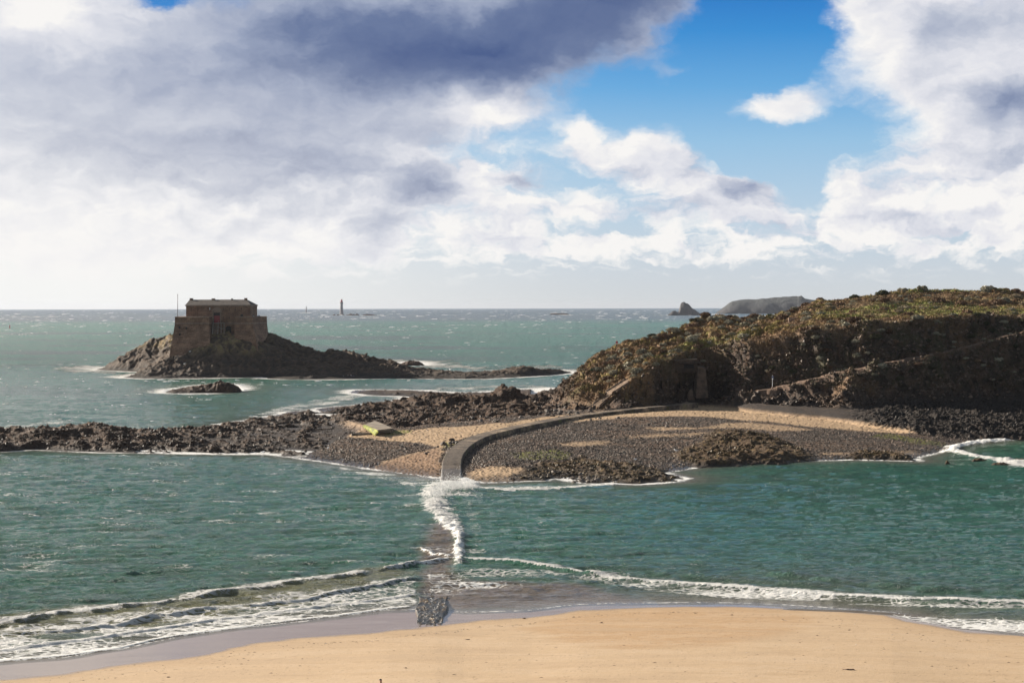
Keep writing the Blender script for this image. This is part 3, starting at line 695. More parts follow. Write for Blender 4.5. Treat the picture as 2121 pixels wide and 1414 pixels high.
# ============================================================= sea
WAVES = [  # crest line, height m, back width m, foam ahead, foam behind
    ([(-400, 1330), (0, 1301), (75, 1289), (150, 1276), (260, 1266), (325, 1259), (400, 1243), (500, 1228), (600, 1214), (700, 1202), (770, 1194)], .30, 2.6, .6, .85),
    ([(-400, 1345), (0, 1322), (130, 1313), (225, 1300), (300, 1286), (450, 1265), (600, 1249), (640, 1244), (760, 1222), (865, 1204)], .22, 1.5, .8, .7),
    ([(-400, 1372), (0, 1350), (170, 1330), (350, 1301), (500, 1278), (640, 1262), (800, 1243), (872, 1234)], .12, .9, .9, .85),
    ([(-400, 1388), (0, 1369), (130, 1359), (250, 1342), (320, 1325), (370, 1316), (500, 1300), (600, 1286), (700, 1275), (800, 1262), (860, 1256)], .08, .7, .0, .95),
    ([(950, 1164), (1050, 1170), (1150, 1184), (1250, 1199), (1350, 1210), (1500, 1222), (1650, 1232), (1750, 1240), (1900, 1249), (2121, 1257), (2500, 1270)], .30, 2.2, .35, .95),
    ([(1560, 1188), (1700, 1205), (1850, 1220), (1950, 1226), (2121, 1232), (2500, 1240)], .32, 2.4, .05, .15),
    ([(1250, 1185), (1400, 1196), (1560, 1206), (1640, 1212), (1780, 1219)], .22, 1.8, .05, .1),
    ([(1620, 1262), (1750, 1266), (1850, 1272), (2000, 1280), (2200, 1288)], .10, .8, .6, .2),
    ([(780, 1190), (850, 1176), (900, 1168), (950, 1160)], .28, 1.4, .7, .8),
    ([(860, 1138), (880, 1146), (910, 1156), (945, 1163)], .20, 1.5, .5, .9),
    ([(940, 1201), (980, 1200), (1040, 1194)], .08, .5, .6, .5),
    ([(960, 1014), (1050, 1020), (1150, 1018), (1250, 1008), (1290, 1004)], .2, 5.0, .3, .85),
]
def sea_fields(X, Y):
    px = CX + F * X / Y; PX, PY = project(X, Y, 0 * X)
    dn = sdf(LAND, X, Y); di_ = np.full(X.shape, -900.0)
    s = (Y > 520); 
    if s.any(): di_[s] = sdf(ISL, X[s], Y[s])
    s2 = Y > 700
    dl = np.maximum(dn, di_)
    ds = np.full(X.shape, -900.0)
    for pl, tops, lab in ROCK_POLY[:2]: ds = np.maximum(ds, sdf(to_world(pl), X, Y))
    dl = np.maximum(dl, ds)
    zb, tb, _ = beach_z(X, Y)
    shore = np.minimum(-dl, np.where(Y < 240, np.maximum(-tb, 0), 900))
    return px, PX, PY, dl, tb, shore
rows = [1490.0]
while rows[-1] > 1130: rows.append(rows[-1] - 0.9)
while rows[-1] > 660: rows.append(rows[-1] - 1.1)
while rows[-1] > 638.6: rows.append(rows[-1] - .7)
yy = HC * F / (np.array(rows) - 636.0)
Ys = np.concatenate([yy[yy < 18200], [19000.]])
px_ = np.concatenate([np.arange(-3700, -330, 150), np.arange(-330, 2460, 2.1), np.arange(2460, 5900, 150)]); u = (px_ - CX) / F
Y = np.repeat(Ys[:, None], len(u), 1); X = u[None] * Y
px, PX, PY, dl, tb, shore = sea_fields(X, Y)
calm = sstep(0, 14, shore); calm = .45 + .55 * calm
big = 1 - sstep(900, 1600, Y)
# wind waves: long crests running mostly across the view
cx_, sx_ = math.cos(.16), math.sin(.16)
A = X * cx_ + Y * sx_; B = -X * sx_ + Y * cx_
wa = fbm(X * .02, Y * .02, 2, 305) * 6
h = (1 - np.abs(noise(A * .07, B * .24 + .15 * wa, 301)) * 1.5) * .28 + noise(A * .19, B * .52, 302) * .16 + (1 - np.abs(noise(A * .35 + .2 * B, B * .95, 303)) * 1.5) * .11 + noise(A * .8, B * 1.9, 304) * .055
hs = noise(A * .022, B * .06, 306) * .22
fargrow = 1 + 1.6 * sstep(450, 1200, Y)
sheltered = 1 - .4 * sstep(1150, 1500, PX) * (Y < 300)
Zs = (h * sheltered * fargrow * (1 - sstep(1500, 5000, Y) * .7) + hs * sstep(300, 700, Y)) * calm * sstep(-1, 9, shore)
Zs = Zs + .02
foam = np.zeros(X.shape); 
nl = fbm(X * .10, Y * .25, 4, 311); ns = fbm(X * .5, Y * 1.0, 4, 312)
near = Y < 300
for (ln, hh, bw, fa, fb) in WAVES:
    L = np.array(to_world(ln)); 
    pxl = np.array([q[0] for q in ln], float)
    if (np.diff(pxl) <= 0).any(): o_ = np.argsort(pxl); L = L[o_]; pxl = pxl[o_]
    Lu = CX + F * L[:, 0] / L[:, 1]
    yc = np.interp(px, Lu, L[:, 1]) + .55 * fbm(X * .16, X * .03, 4, int(ln[1][1])) * (1 if hh > .15 else .6)
    ends = sstep(Lu[0] - 12, Lu[0] + 30, px) * sstep(Lu[-1] + 12, Lu[-1] - 30, px)
    tt = Y - yc                                         # + is seaward
    hv = hh * (1 + .35 * fbm(X * .13, X * 0, 3, int(ln[0][0]) + 5 & 255)) * ends * near
    prof = np.where(tt > 0, np.exp(-(tt / bw) ** 2 * 1.2), np.exp(-(tt / (.26 * bw + .12)) ** 2 * 1.4))
    Zs = Zs + hv * prof
    brk = sstep(-.15, .35, fbm(X * .09 + 7, X * .02, 3, int(ln[0][1]) & 255) + (fb - .35))
    foam = np.maximum(foam, ends * near * fb * np.exp(-np.maximum(tt, 0) / (bw * 1.3)) * (tt > -.15) * (.35 + .65 * brk))
    foam = np.maximum(foam, ends * near * fa * np.exp(-np.maximum(-tt, 0) / 1.6) * (tt < .1) * (.5 + .5 * brk))
# lace of foam between the left breakers
lace = pxmask([(-500, 1335), (0, 1305), (260, 1272), (500, 1242), (700, 1218), (862, 1195), (868, 1255), (800, 1263), (600, 1287), (370, 1318), (250, 1345), (0, 1372), (-500, 1392)], PX, PY, 12, 3)
foam = np.maximum(foam, lace * (.50 + .60 * nl))
lace2 = pxmask([(1100, 1182), (1350, 1208), (1650, 1232), (2121, 1245), (2500, 1250), (2500, 1275), (2121, 1266), (1700, 1252), (1400, 1232), (1150, 1200)], PX, PY, 10, 3)
foam = np.maximum(foam, lace2 * (.52 + .55 * nl))
foam = np.maximum(foam, pxmask([(1840, 1272), (1960, 1280), (2121, 1285), (2600, 1300), (2600, 1322), (2121, 1312), (1990, 1302), (1900, 1288)], PX, PY, 8, 3) * (.6 + .5 * nl))
foam = np.maximum(foam, pxmask([(930, 1168), (1150, 1190), (1120, 1215), (1000, 1225), (940, 1250), (880, 1230), (870, 1190)], PX, PY, 20, 2) * (.42 + .4 * nl))
swf = np.exp(-np.abs(tb + .15) / .35) * (Y < 160) * .62
foam = np.maximum(foam, swf)
# surf over the drowned causeway
surf = [(952, 1165), (950, 1145), (951, 1115), (940, 1095), (918, 1075), (905, 1055), (897, 1035), (905, 1020), (930, 1010), (962, 1006)]
ds_ = pdist([(a, b) for a, b in surf], PX, PY, 1.0)
wid = np.interp(PY, [1000, 1030, 1060, 1090, 1120, 1170], [36, 38, 32, 20, 13, 16])
foam = np.maximum(foam, (Y < 270) * np.exp(-(ds_ / wid) ** 2) * (.80 + .7 * nl + .45 * ns))
Zs = Zs + (Y < 270) * .26 * np.exp(-(ds_ / (wid * .8)) ** 2) * (1 + 1.2 * ns)
foam = np.maximum(foam, pxmask([(955, 1012), (1060, 1008), (1180, 1006), (1250, 1010), (1200, 1020), (1060, 1030), (990, 1045), (1010, 1100), (1020, 1160), (960, 1160)], PX, PY, 34, 2) * (.36 + .5 * nl))
foam = np.maximum(foam, pxmask([(700, 965), (900, 992), (915, 1000), (860, 1012), (780, 992), (700, 975)], PX, PY, 10, 2.5) * (.48 + .5 * nl))
# wave curling into the cove on the right
cove = [(2200, 908), (2121, 909), (2060, 914), (2010, 920), (1980, 928), (1975, 935), (1995, 942), (2030, 950), (2060, 955), (2110, 960), (2200, 965)]
dc = pdist(cove, PX, PY, 3.0)
cw = np.interp(PX, [1960, 1990, 2121], [16, 9, 7]); lowr = sstep(940, 955, PY) * sstep(2050, 2090, PX)
foam = np.maximum(foam, (Y < 300) * (Y > 165) * (.08 + .30 * sstep(-.1, .45, nl) + .15 * sstep(.0, .5, ns)) * np.where(PX < 950, 1.12, .8))
foam = np.maximum(foam, (Y < 370) * np.exp(-(dc / (cw + 16 * lowr)) ** 2) * 1.2)
Zs = Zs + (Y < 370) * .5 * np.exp(-(dc / (cw * 1.3)) ** 2) * (1 + ns)
# foam fringe round every rocky shore
rk = -dl
wobf = 2.2 * fbm(X * .10, Y * .06, 4, 321)
isf = (Y > 290) | (PX > 1100)
wdt = np.interp(Y, [240, 330, 450, 640, 760], [1.0, 2.2, 4.0, 7.0, 12.0])
fr = np.exp(-np.maximum(rk + wobf * .5 - .2 * wdt, 0) / wdt) * (rk > -14)
foam = np.maximum(foam, fr * (.92 + .7 * nl) * mix(.75, 1.0, sstep(400, 600, Y)))
for pl, a_ in [([(100, 765), (200, 758), (250, 768), (240, 776), (120, 772)], 1.1), ([(640, 832), (730, 815), (900, 806), (900, 802), (1120, 798), (1160, 803), (960, 812), (850, 812), (760, 822), (690, 838), (560, 858), (500, 868), (560, 850)], .85),
               ([(300, 808), (520, 800), (530, 808), (500, 816), (400, 819), (320, 818)], .75), ([(800, 745), (950, 748), (960, 758), (1000, 766), (860, 762), (800, 752)], 1.0), ([(940, 764), (1060, 758), (1160, 757), (1180, 775), (1100, 784), (1060, 786), (1160, 770), (1000, 770)], .9),
               ([(0, 884), (160, 866), (160, 876), (0, 892)], .8), ([(430, 880), (640, 848), (640, 862), (480, 878)], .9), ([(850, 945), (910, 985), (905, 1000), (860, 985)], .6), ([(330, 772), (360, 774), (360, 781), (300, 782)], .9)]:
    foam = np.maximum(foam, pxmask(pl, PX, PY, 7, 4, 9 * nl) * a_ * (.56 + .7 * nl) * (PY > 700))
for cx, cy, rx, ry, a_ in [(750, 653, 60, 2.2, .9), (640, 647.5, 45, 1.6, .85), (950, 652.5, 70, 1.0, .75), (1160, 652, 60, 1.5, .85), (90, 656, 130, 1.3, 1.1), (320, 656, 50, 1.2, .7), (1380, 653, 40, 1.2, .8), (1230, 651, 40, 1, .7)]:
    foam = np.maximum(foam, a_ * np.exp(-((PX - cx) / rx) ** 2 - ((PY - cy) / ry) ** 2) * (.6 + .8 * fbm(PX * .05, PY * .2, 3, 330)))
streak = fbm(A * .05, B * .012, 4, 341)
wc_ = fbm(A * .30, B * .42, 3, 342)
# colour of the water: deep green, brown with stirred sand in the shallows
deep = np.tile(np.array((.015, .105, .064), np.float32), (X.size, 1))
deep = blend(deep, (.010, .180, .122), sstep(300, 900, Y).ravel())
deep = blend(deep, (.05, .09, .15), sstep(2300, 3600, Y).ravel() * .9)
deep = blend(deep, (.018, .105, .084), (sstep(1050, 1500, PX) * (Y < 300)).ravel() * .7)  # bluer on the right, painting reflected sky into the water colour
deep = blend(deep, (.05, .105, .065), (sstep(.05, .5, fbm(X * .018, Y * .03, 4, 351)) * .45).ravel())
deep = blend(deep, (.012, .06, .055), (sstep(.05, .5, fbm(X * .012, Y * .012, 4, 352)) * .4 * (Y > 400)).ravel())
crest = sstep(.10, .42, h) * (Y < 500)
deep = blend(deep, (.045, .21, .135), (crest * .45).ravel())  # lighter crest colour stands in for light through thin water
bnd = fbm(X * .0035, Y * .011, 5, 353)
deep = blend(deep, (.05, .085, .105), (sstep(.05, .35, bnd) * .6 * sstep(450, 800, Y)).ravel())
deep = blend(deep, (.03, .22, .16), (sstep(.05, .4, -bnd) * .5 * sstep(450, 800, Y) * sstep(3000, 2000, Y)).ravel())
sh = np.exp(-np.maximum(shore, 0) / np.where(Y < 240, 9.0, 5.0))
sh2 = np.where(Y < 240, np.clip(1 + tb / 30, 0, 1) * 0 + np.exp(np.minimum(tb, 0) / 11.0), sh)
brn = np.clip(np.maximum(sh * .55, sh2 * .9), 0, 1)
ghost = pxmask([(905, 1080), (945, 1100), (950, 1165), (945, 1200), (1150, 1210), (1350, 1235), (1350, 1262), (1100, 1270), (930, 1265), (865, 1262), (870, 1150), (880, 1110)], PX, PY, 26, 2, 34 * nl)
brn = np.maximum(brn, ghost * .95)
deep = blend(deep, (.17, .125, .095), brn.ravel())
stir_glow = pxmask([(-400, 1320), (300, 1250), (800, 1180), (870, 1190), (600, 1260), (300, 1300), (-400, 1380)], PX, PY, 16, 2, 10 * nl)  # olive stirred water, lightened to paint light shining through the breakers
deep = blend(deep, (.19, .18, .085), (stir_glow * .9).ravel())
MAT_SEA, t, b = new_mat('sea_water')
tc = t.node('ShaderNodeTexCoord').outputs['Object']
fo = t.attr('foam'); wcap = t.attr('wcap')
warp = t.vmath('ADD', tc, t.vmath('MULTIPLY', t.vmath('SUBTRACT', t.noise(tc, .35, 3, .6, out=1), (.5, .5, .5)), (2.2, 1.6, 0)))
l1 = t.voro(t.vmath('MULTIPLY', warp, (1.0, 1.5, 1)), 1.1, 'DISTANCE_TO_EDGE'); l2 = t.noise(t.vmath('MULTIPLY', warp, (1, 1.6, 1)), 2.6, 6, .72)
l3 = t.noise(t.vmath('MULTIPLY', tc, (.35, 1.1, 1)), 1.0, 6, .7)
lacef = t.math('ADD', t.math('ADD', t.math('MULTIPLY', t.math('SUBTRACT', 1.0, t.step(l1, 0, .32)), .25), t.math('MULTIPLY', l2, .5)), t.math('MULTIPLY', l3, .38))
thr = t.math('SUBTRACT', 1.0, fo)
fm = t.step(t.math('SUBTRACT', lacef, t.math('MULTIPLY', thr, .88)), .10, .30)
cap = t.step(t.math('MULTIPLY', t.math('ADD', wcap, 0), t.noise(tc, 1.5, 3, .6)), .25, .4)
fm = t.math('MAXIMUM', fm, cap)
wcol = t.attr('alb', 'Color')
nn = t.noise(t.vmath('MULTIPLY', tc, (.6, 1.1, 1)), .5, 6, .65)
g = t.math('ADD', .35, t.math('MULTIPLY', nn, 1.3))
wcol = t.vmath('MULTIPLY', wcol, t.comb(g, g, g))
t.put(b.inputs['Base Color'], t.mixc(fm, wcol, (.76, .75, .73)))
t.put(b.inputs['Roughness'], t.math('ADD', t.attr('rgh'), t.math('MULTIPLY', fm, .6)))
b.inputs['IOR'].default_value = 1.33
b1 = t.noise(t.vmath('MULTIPLY', tc, (.8, 1.5, 1)), .9, 7, .62)
b2 = t.noise(t.vmath('MULTIPLY', tc, (.7, 1.3, 1)), 3.2, 5, .6)
hgt = t.math('ADD', t.math('ADD', b1, t.math('MULTIPLY', b2, .5)), t.math('MULTIPLY', fm, .25))
t.put(b.inputs['Normal'], t.bump(hgt, t.attr('chop'), 1.35))
chop = .85 * (.35 + .65 * calm) * (1 - .0 * brn) * sstep(-.5, 3, shore) + .06
chop = chop * (1 + 1.2 * sstep(280, 900, Y))
chop = np.where(ghost > .3, chop * .45, chop)
me = mesh_from('sea', np.stack([X, Y, Zs], 2).reshape(-1, 3), grid_faces(len(Ys), len(u)), MAT_SEA,
               {'alb': deep, 'foam': np.clip(foam, 0, 1.4).ravel(), 'wcap': (sstep(.35, .6, wc_ + .0) * (Y > 200)).ravel() * 0, 'chop': chop.ravel(), 'rgh': (.10 + .20 * sstep(280, 900, Y)).ravel()})
tag(link('sea', me), 'choppy green sea with foam along the shores', None, None, 'structure')
SEA_H = (X, Y, Zs)

# whitecaps: small breaking crests standing on the open sea
n = 17000
pyv = 641 + (905 - 641) * RNG.random(n) ** 1.15; pxv = -300 + 2700 * RNG.random(n)
x, y = at_z(pxv, pyv, 0.0)
keep = (sdf(LAND, x, y) < -14) & (sdf(ISL, x, y) < -14) & (fbm(x * .004, y * .003, 2, 401) > -.18) & ~((pyv > 800) & (RNG.random(n) < .45))
x, y = x[keep], y[keep]; n = len(x)
L_ = (.4 + 1.8 * RNG.random(n) ** 2.6) * np.interp(y, [300, 600, 2000, 6000], [.35, .8, 2.5, 6]); Hh = L_ * (.15 + .10 * RNG.random(n)); W_ = L_ * .35
K = 7
V = []; Fc = []
tt = np.linspace(-1, 1, K); base = 0
cosr = np.cos(.16 + .3 * (RNG.random(n) - .5)); sinr = np.sin(.16 + .3 * (RNG.random(n) - .5))
prof = np.sqrt(np.clip(1 - tt ** 2, 0, 1))
jit = .35 + .9 * RNG.random((n, K))
lx = tt[None] * L_[:, None]
def pt(off, hgt_):
    ly = off + 0 * lx
    return np.stack([x[:, None] + lx * cosr[:, None] - ly * sinr[:, None], y[:, None] + lx * sinr[:, None] + ly * cosr[:, None], hgt_], 2)
z0 = .05
r0 = pt(-W_[:, None] * prof, z0 - .15 + 0 * lx); r1 = pt(0 * lx, z0 + Hh[:, None] * prof * jit); r2 = pt(W_[:, None] * prof * 1.3, z0 - .15 + 0 * lx)
V = np.stack([r0, r1, r2], 1).reshape(-1, 3)
b0 = (np.arange(n) * 3 * K)[:, None, None] + (np.arange(2) * K)[None, :, None] + np.arange(K - 1)[None, None, :]
b0 = b0.ravel(); Fc = np.stack([b0, b0 + 1, b0 + K + 1, b0 + K], 1)
MAT_FOAM = simple_mat('foam', (.80, .80, .79), .7, .05, 3, .4)
tag(link('whitecaps', mesh_from('whitecaps', V, Fc, MAT_FOAM)), 'white breaking wave crests scattered over the open sea', 'whitecaps', None, 'stuff')

# haze
hb = MB(); hb.box((0, 9550, 21.0), (50000, 19300, 58.0))
hm_, t, b = new_mat('haze'); hm_.node_tree.nodes.remove(b)
pv = t.node('ShaderNodeVolumePrincipled'); pv.inputs['Color'].default_value = (.56, .60, .70, 1); pv.inputs['Density'].default_value = 2.7e-5; pv.inputs['Anisotropy'].default_value = .3
hm_.node_tree.links.new(pv.outputs[0], hm_.node_tree.nodes['Material Output'].inputs['Volume'])
tag(hb.build('haze', hm_), 'thin pale sea haze over the whole bay', 'haze', None, 'stuff')
# ============================================================= materials for things
def stone_mat(name, c1, c2, sx=1.4, sz=.55):
    mt, t, b = new_mat(name)
    tc = t.node('ShaderNodeTexCoord').outputs['Object']
    n = t.noise(tc, .35, 6, .65); n2 = t.noise(tc, 2.5, 5, .7)
    br = t.node('ShaderNodeTexBrick')
    sp = t.node('ShaderNodeSeparateXYZ'); t.put(sp.inputs[0], tc)
    t.put(br.inputs['Vector'], t.comb(t.math('ADD', sp.outputs[0], t.math('MULTIPLY', sp.outputs[1], .8)), sp.outputs[2], 0.0))
    t.put(br.inputs['Scale'], 1.0); br.inputs['Brick Width'].default_value = sx; br.inputs['Row Height'].default_value = sz; br.inputs['Mortar Size'].default_value = .05
    t.put(br.inputs['Color1'], (.75, .75, .75)); t.put(br.inputs['Color2'], (1.15, 1.1, 1.05)); t.put(br.inputs['Mortar'], (.55, .5, .45))
    c = t.mixc(t.step(t.math('ADD', t.math('MULTIPLY', n, .7), t.math('MULTIPLY', n2, .35)), .40, .66), c1, c2)
    t.put(b.inputs['Base Color'], t.mixc(1.0, c, br.outputs[0], 'MULTIPLY')); t.put(b.inputs['Roughness'], .9)
    t.put(b.inputs['Normal'], t.bump(t.math('ADD', br.outputs['Fac'], t.math('MULTIPLY', n2, -1.2)), -.5, .12))
    return mt
M_WALL = stone_mat('fort_granite', (.15, .082, .05), (.30, .185, .12))
M_TRIM = stone_mat('dressed_granite', (.24, .17, .13), (.34, .25, .20), 1.0, .5)
M_ROOF = simple_mat('slate_roof', (.055, .040, .033), .8, .3, .8, .5)  # darkened colour makes the front slope read as shaded
M_DARK = simple_mat('opening_shade', (.012, .010, .010), .9, .1, 2, 0)  # near-black blocks on the wall face stand for shade inside openings
M_RED = simple_mat('red_door_paint', (.26, .035, .035), .6, .15, 2, .2)
M_WOOD = simple_mat('grey_timber', (.40, .35, .30), .85, .2, 3, .3)
M_IRON = simple_mat('black_iron', (.025, .025, .028), .5, .2, 3, .2, .6)
M_WHITE = simple_mat('white_paint', (.85, .85, .84), .5, .05, 3, .1)
M_POLE = simple_mat('flagpole_paint', (.20, .17, .17), .6, .1, 3, 0)

def boxpx(mb, p0, p1, yt, yb, Y, depth):
    """box whose front face spans image columns p0..p1 and rows yt..yb at distance Y"""
    a = P3(p0, yb, Y); b = P3(p1, yt, Y)
    return mb.box(((a[0] + b[0]) / 2, Y + depth / 2, (a[2] + b[2]) / 2), (abs(b[0] - a[0]), depth, abs(b[2] - a[2])))
# ============================================================= the fort
fx, fy, fz_ = P3(452, 690, 660)
fort = thing('stone_fort', 'square stone sea fort with slate roof and sloping bastions on top of the rock island', 'fort', (fx, fy, fz_))
def L(mbv): mbv.v = [(p[0] - fx, p[1] - fy, p[2] - fz_) for p in mbv.v]; return mbv
def fp(name, mb, mat, parent=fort, **k): return L(mb).build(name, mat, parent, **k)
zc_ = P3(450, 671, 650)[2]; zp_ = P3(450, 657.3, 650)[2]; zb_ = 2.0
def colX(px, Y): return P3(px, 660, Y)[0]
def poly(pts, z): return [(colX(a, y), y, z) for a, y in pts]
def bastion(top, bot, pname):
    m_ = MB(); m_.prism(poly(bot, zb_), poly(top, zc_)); o = fp('bastion', m_, M_WALL)
    m_ = MB(); cxm = sum(p[0] for p in top) / len(top); cym = sum(p[1] for p in top) / len(top)
    g = [(cxm + (p[0] - cxm) * 1.012, cym + (p[1] - cym) * 1.02) for p in top]
    m_.prism(poly(g, zc_ - .02), poly(g, zc_ + .42)); fp('cordon', m_, M_TRIM, fort)
    m_ = MB(); m_.prism(poly(top, zc_ + .425), poly([(cxm + (p[0] - cxm) * .992, cym + (p[1] - cym) * .99) for p in top], zp_)); fp('parapet', m_, M_WALL)
    m_ = MB(); g2 = [(cxm + (p[0] - cxm) * 1.004, cym + (p[1] - cym) * 1.004) for p in top]; m_.prism(poly(g2, zp_ + .003), poly(g2, zp_ + .28)); fp('coping', m_, M_TRIM)
bastion([(362, 650), (433, 648.5), (440.5, 658.2), (440.5, 690), (372, 690)], [(345, 642.5), (438, 642), (441, 658.2), (441, 695), (356, 697)], 0)
bastion([(486, 649), (523, 649.5), (553, 668), (551, 690), (486, 690)], [(483, 643), (543, 642.5), (563, 669), (560, 696), (483, 696)], 0)
YB = 656.5
m_ = MB(); boxpx(m_, 440.7, 485.7, 671, 712, 655.6, 3); fp('curtain_wall', m_, M_WALL)
m_ = MB(); boxpx(m_, 440.9, 485.6, 668.4, 671.0, 655.3, 1.18); fp('cordon', m_, M_TRIM)
m_ = MB(); boxpx(m_, 385.5, 519, 631.5, 672, YB, 17); fp('building_wall', m_, M_WALL)
ez = P3(450, 631.4, YB)[2]; rz_ = P3(450, 620.3, YB + 8.5)[2]
xl, xr = colX(384.6, YB), colX(519.8, YB); xl2, xr2 = colX(393, YB + 8.5), colX(512, YB + 8.5)
m_ = MB(); e0, e1 = YB - .45, YB + 17.4
m_.add([(xl, e0, ez), (xr, e0, ez), (xr, e1, ez), (xl, e1, ez), (xl2, YB + 8.5, rz_), (xr2, YB + 8.5, rz_)], [(0, 1, 5, 4), (1, 2, 5), (2, 3, 4, 5), (3, 0, 4), (0, 3, 2, 1)])
roof = fp('roof', m_, M_ROOF)
m_ = MB(); m_.box(((xl + xr) / 2, (e0 + e1) / 2, ez - .22), (xr - xl + .25, e1 - e0 + .2, .42)); fp('cornice', m_, M_TRIM)
for a, b_, top in ((393, 398.5, 617.6), (438.3, 444.3, 618), (479, 481, 618.2), (506, 511, 617.2)):
    m_ = MB(); boxpx(m_, a, b_, top + .8, 623, YB + 7.6, 1.6); boxpx(m_, a - .5, b_ + .5, top, top + .8, YB + 7.45, 1.9); L(m_).build('chimney', M_WALL, roof)
for a, y0, y1 in [(396, 637, 644), (410, 637, 644), (422.6, 637, 643.5), (462.7, 637, 643), (475, 637, 643.5), (487.4, 637, 643.5), (500.4, 636.5, 643), (410, 654, 660), (422.6, 654.3, 661), (462.7, 654, 660.6), (475, 654, 661), (487.4, 654, 661)]:
    m_ = MB(); boxpx(m_, a - .42, a + .42, y0, y1, YB - .03, .3); fp('loophole', m_, M_DARK)
m_ = MB(); boxpx(m_, 433.9, 435.1, 636.8, 641.6, YB - .05, .3); o = fp('loophole', m_, M_WHITE); o['label'] = 'loophole filled with white to look like daylight behind it'  # solid white block painted in for sky seen through the slit
m_ = MB(); boxpx(m_, 498.3, 503.3, 650.8, 656.3, YB - .03, .4); w_ = fp('window', m_, M_DARK)
for a, b_, c_, d_ in ((497.6, 504, 650.1, 650.8), (497.6, 504, 656.3, 657)):
    m_ = MB(); boxpx(m_, a, b_, c_, d_, YB - .08, .3); L(m_).build('window_surround', M_TRIM, w_)
m_ = MB(); boxpx(m_, 442, 455.6, 647.4, 668.3, YB - .05, .5); fp('door_recess_shade', m_, M_DARK)
m_ = MB(); boxpx(m_, 443.6, 455, 653.6, 668.3, YB - .12, .3); dr = fp('door', m_, M_RED)
m_ = MB(); boxpx(m_, 439.9, 442, 647, 668.3, YB - .35, .6); boxpx(m_, 455.6, 457.8, 647, 668.3, YB - .35, .6); boxpx(m_, 438.7, 459.4, 644.5, 647, YB - .4, .6); fp('door_frame', m_, M_TRIM)
m_ = MB(); pp = [P3(438, 643.9, YB)[0], P3(460.5, 643.9, YB)[0]]; z0 = P3(450, 643.9, YB)[2]; z1 = P3(450, 636.4, YB)[2]
arc = [(pp[0] + (pp[1] - pp[0]) * k / 12, z0 + (z1 - z0) * math.sin(math.pi * k / 12) ** .8) for k in range(13)]
m_.prism([(x_, YB - .5, z_) for x_, z_ in arc], [(x_, YB + .1, z_) for x_, z_ in arc]); fp('pediment', m_, M_TRIM)
m_ = MB(); a0 = P3(467.5, 690, 655.5); 
arc = [(a0[0] + 1.0 * (1 - math.cos(math.pi * k / 10)), P3(468, 680, 655.5)[2] + .9 * math.sin(math.pi * k / 10)) for k in range(11)] + [(a0[0] + 2.0, a0[2] - 1), (a0[0], a0[2] - 1)]
m_.prism([(x_, 655.5, z_) for x_, z_ in arc], [(x_, 656, z_) for x_, z_ in arc]); fp('arched_doorway', m_, M_DARK)
for a, y0 in ((428, 677), (446, 678), (370, 676), (384.5, 677), (371, 690)):
    Yq = 655.57 if a > 420 else 647.2; m_ = MB(); boxpx(m_, a - .35, a + .35, y0, y0 + 4.5, Yq if a > 420 else 644.6 + (690 - y0) * .09, 3.0 if a < 420 else .3); fp('loophole', m_, M_DARK)
# timber stair up to the door
st = thing('timber_stair', 'grey timber stair climbing from the rock to the red door of the fort', 'stairs', P3(447, 690, 652))
sx, sy, sz = st.location
def Ls(mb, n, mat=M_WOOD, p=st): mb.v = [(v[0] - sx, v[1] - sy, v[2] - sz) for v in mb.v]; return mb.build(n, mat, p)
for px in (441.3, 452.3):
    m_ = MB(); m_.bar(P3(px, 669, 655), P3(px - 1.2, 691.5, 651), .13); Ls(m_, 'stringer')
    m_ = MB(); m_.bar(P3(px, 664, 655), P3(px - 1.2, 686, 651), .07)
    for k in range(5):
        a = P3(px - .25 * k, 669 + k * 5.4, 655 - k); m_.bar(a, (a[0], a[1], a[2] + 1.0), .06)
    Ls(m_, 'handrail')
for k in range(11):
    m_ = MB(); a = P3(441.3 - .11 * k, 669.5 + k * 2.1, 655 - .38 * k); b_ = P3(452.3 - .11 * k, 669.5 + k * 2.1, 655 - .38 * k)
    m_.box(((a[0] + b_[0]) / 2, a[1], a[2]), (b_[0] - a[0], .3, .07)); Ls(m_, 'tread')
m_ = MB(); boxpx(m_, 440.8, 464, 668.4, 669.2, 654, 1.25); Ls(m_, 'landing')
for px in (458, 464.2):
    m_ = MB(); m_.bar(P3(px, 669.3, 654.3), P3(px, 691, 653), .12); Ls(m_, 'post')
m_ = MB(); m_.bar(P3(458, 680.5, 653.6), P3(464.2, 680.5, 653.6), .09); m_.bar(P3(452.5, 676, 654.3), P3(458, 681, 653.6), .09); Ls(m_, 'crossbar')
# flagpole, watch turret, cannon
def tl(o, mb): 
    l = o.location; mb.v = [(v[0] - l[0], v[1] - l[1], v[2] - l[2]) for v in mb.v]; return mb
fl = thing('flagpole', 'tall bare flagpole on the left bastion of the fort', 'flagpole', P3(368, 657, 655))
m_ = MB(); a = P3(368, 656.5, 655); m_.bar(a, P3(368, 611, 655), .13, .09, 8); tl(fl, m_).build('pole', M_POLE, fl, smooth=True)
m_ = MB(); tp = P3(368, 611, 655); m_.lathe([(.02, 0), (.16, .05), (.18, .16), (.1, .28), (.02, .32)], tp, 10); tl(fl, m_).build('finial', M_POLE, fl, smooth=True)
m_ = MB(); m_.lathe([(.45, -.3), (.45, .0), (.3, .25)], a, 10); tl(fl, m_).build('base', M_TRIM, fl)
tu = thing('watch_turret', 'small domed stone turret with a finial beside the cannon', 'turret', P3(525.2, 657, 660))
a = P3(525.2, 657, 660)
m_ = MB(); m_.lathe([(.62, 0), (.62, .45), (.58, .6), (.42, .82), (.2, .98), (.08, 1.02)], a, 14); tl(tu, m_).build('dome', M_TRIM, tu, smooth=True)
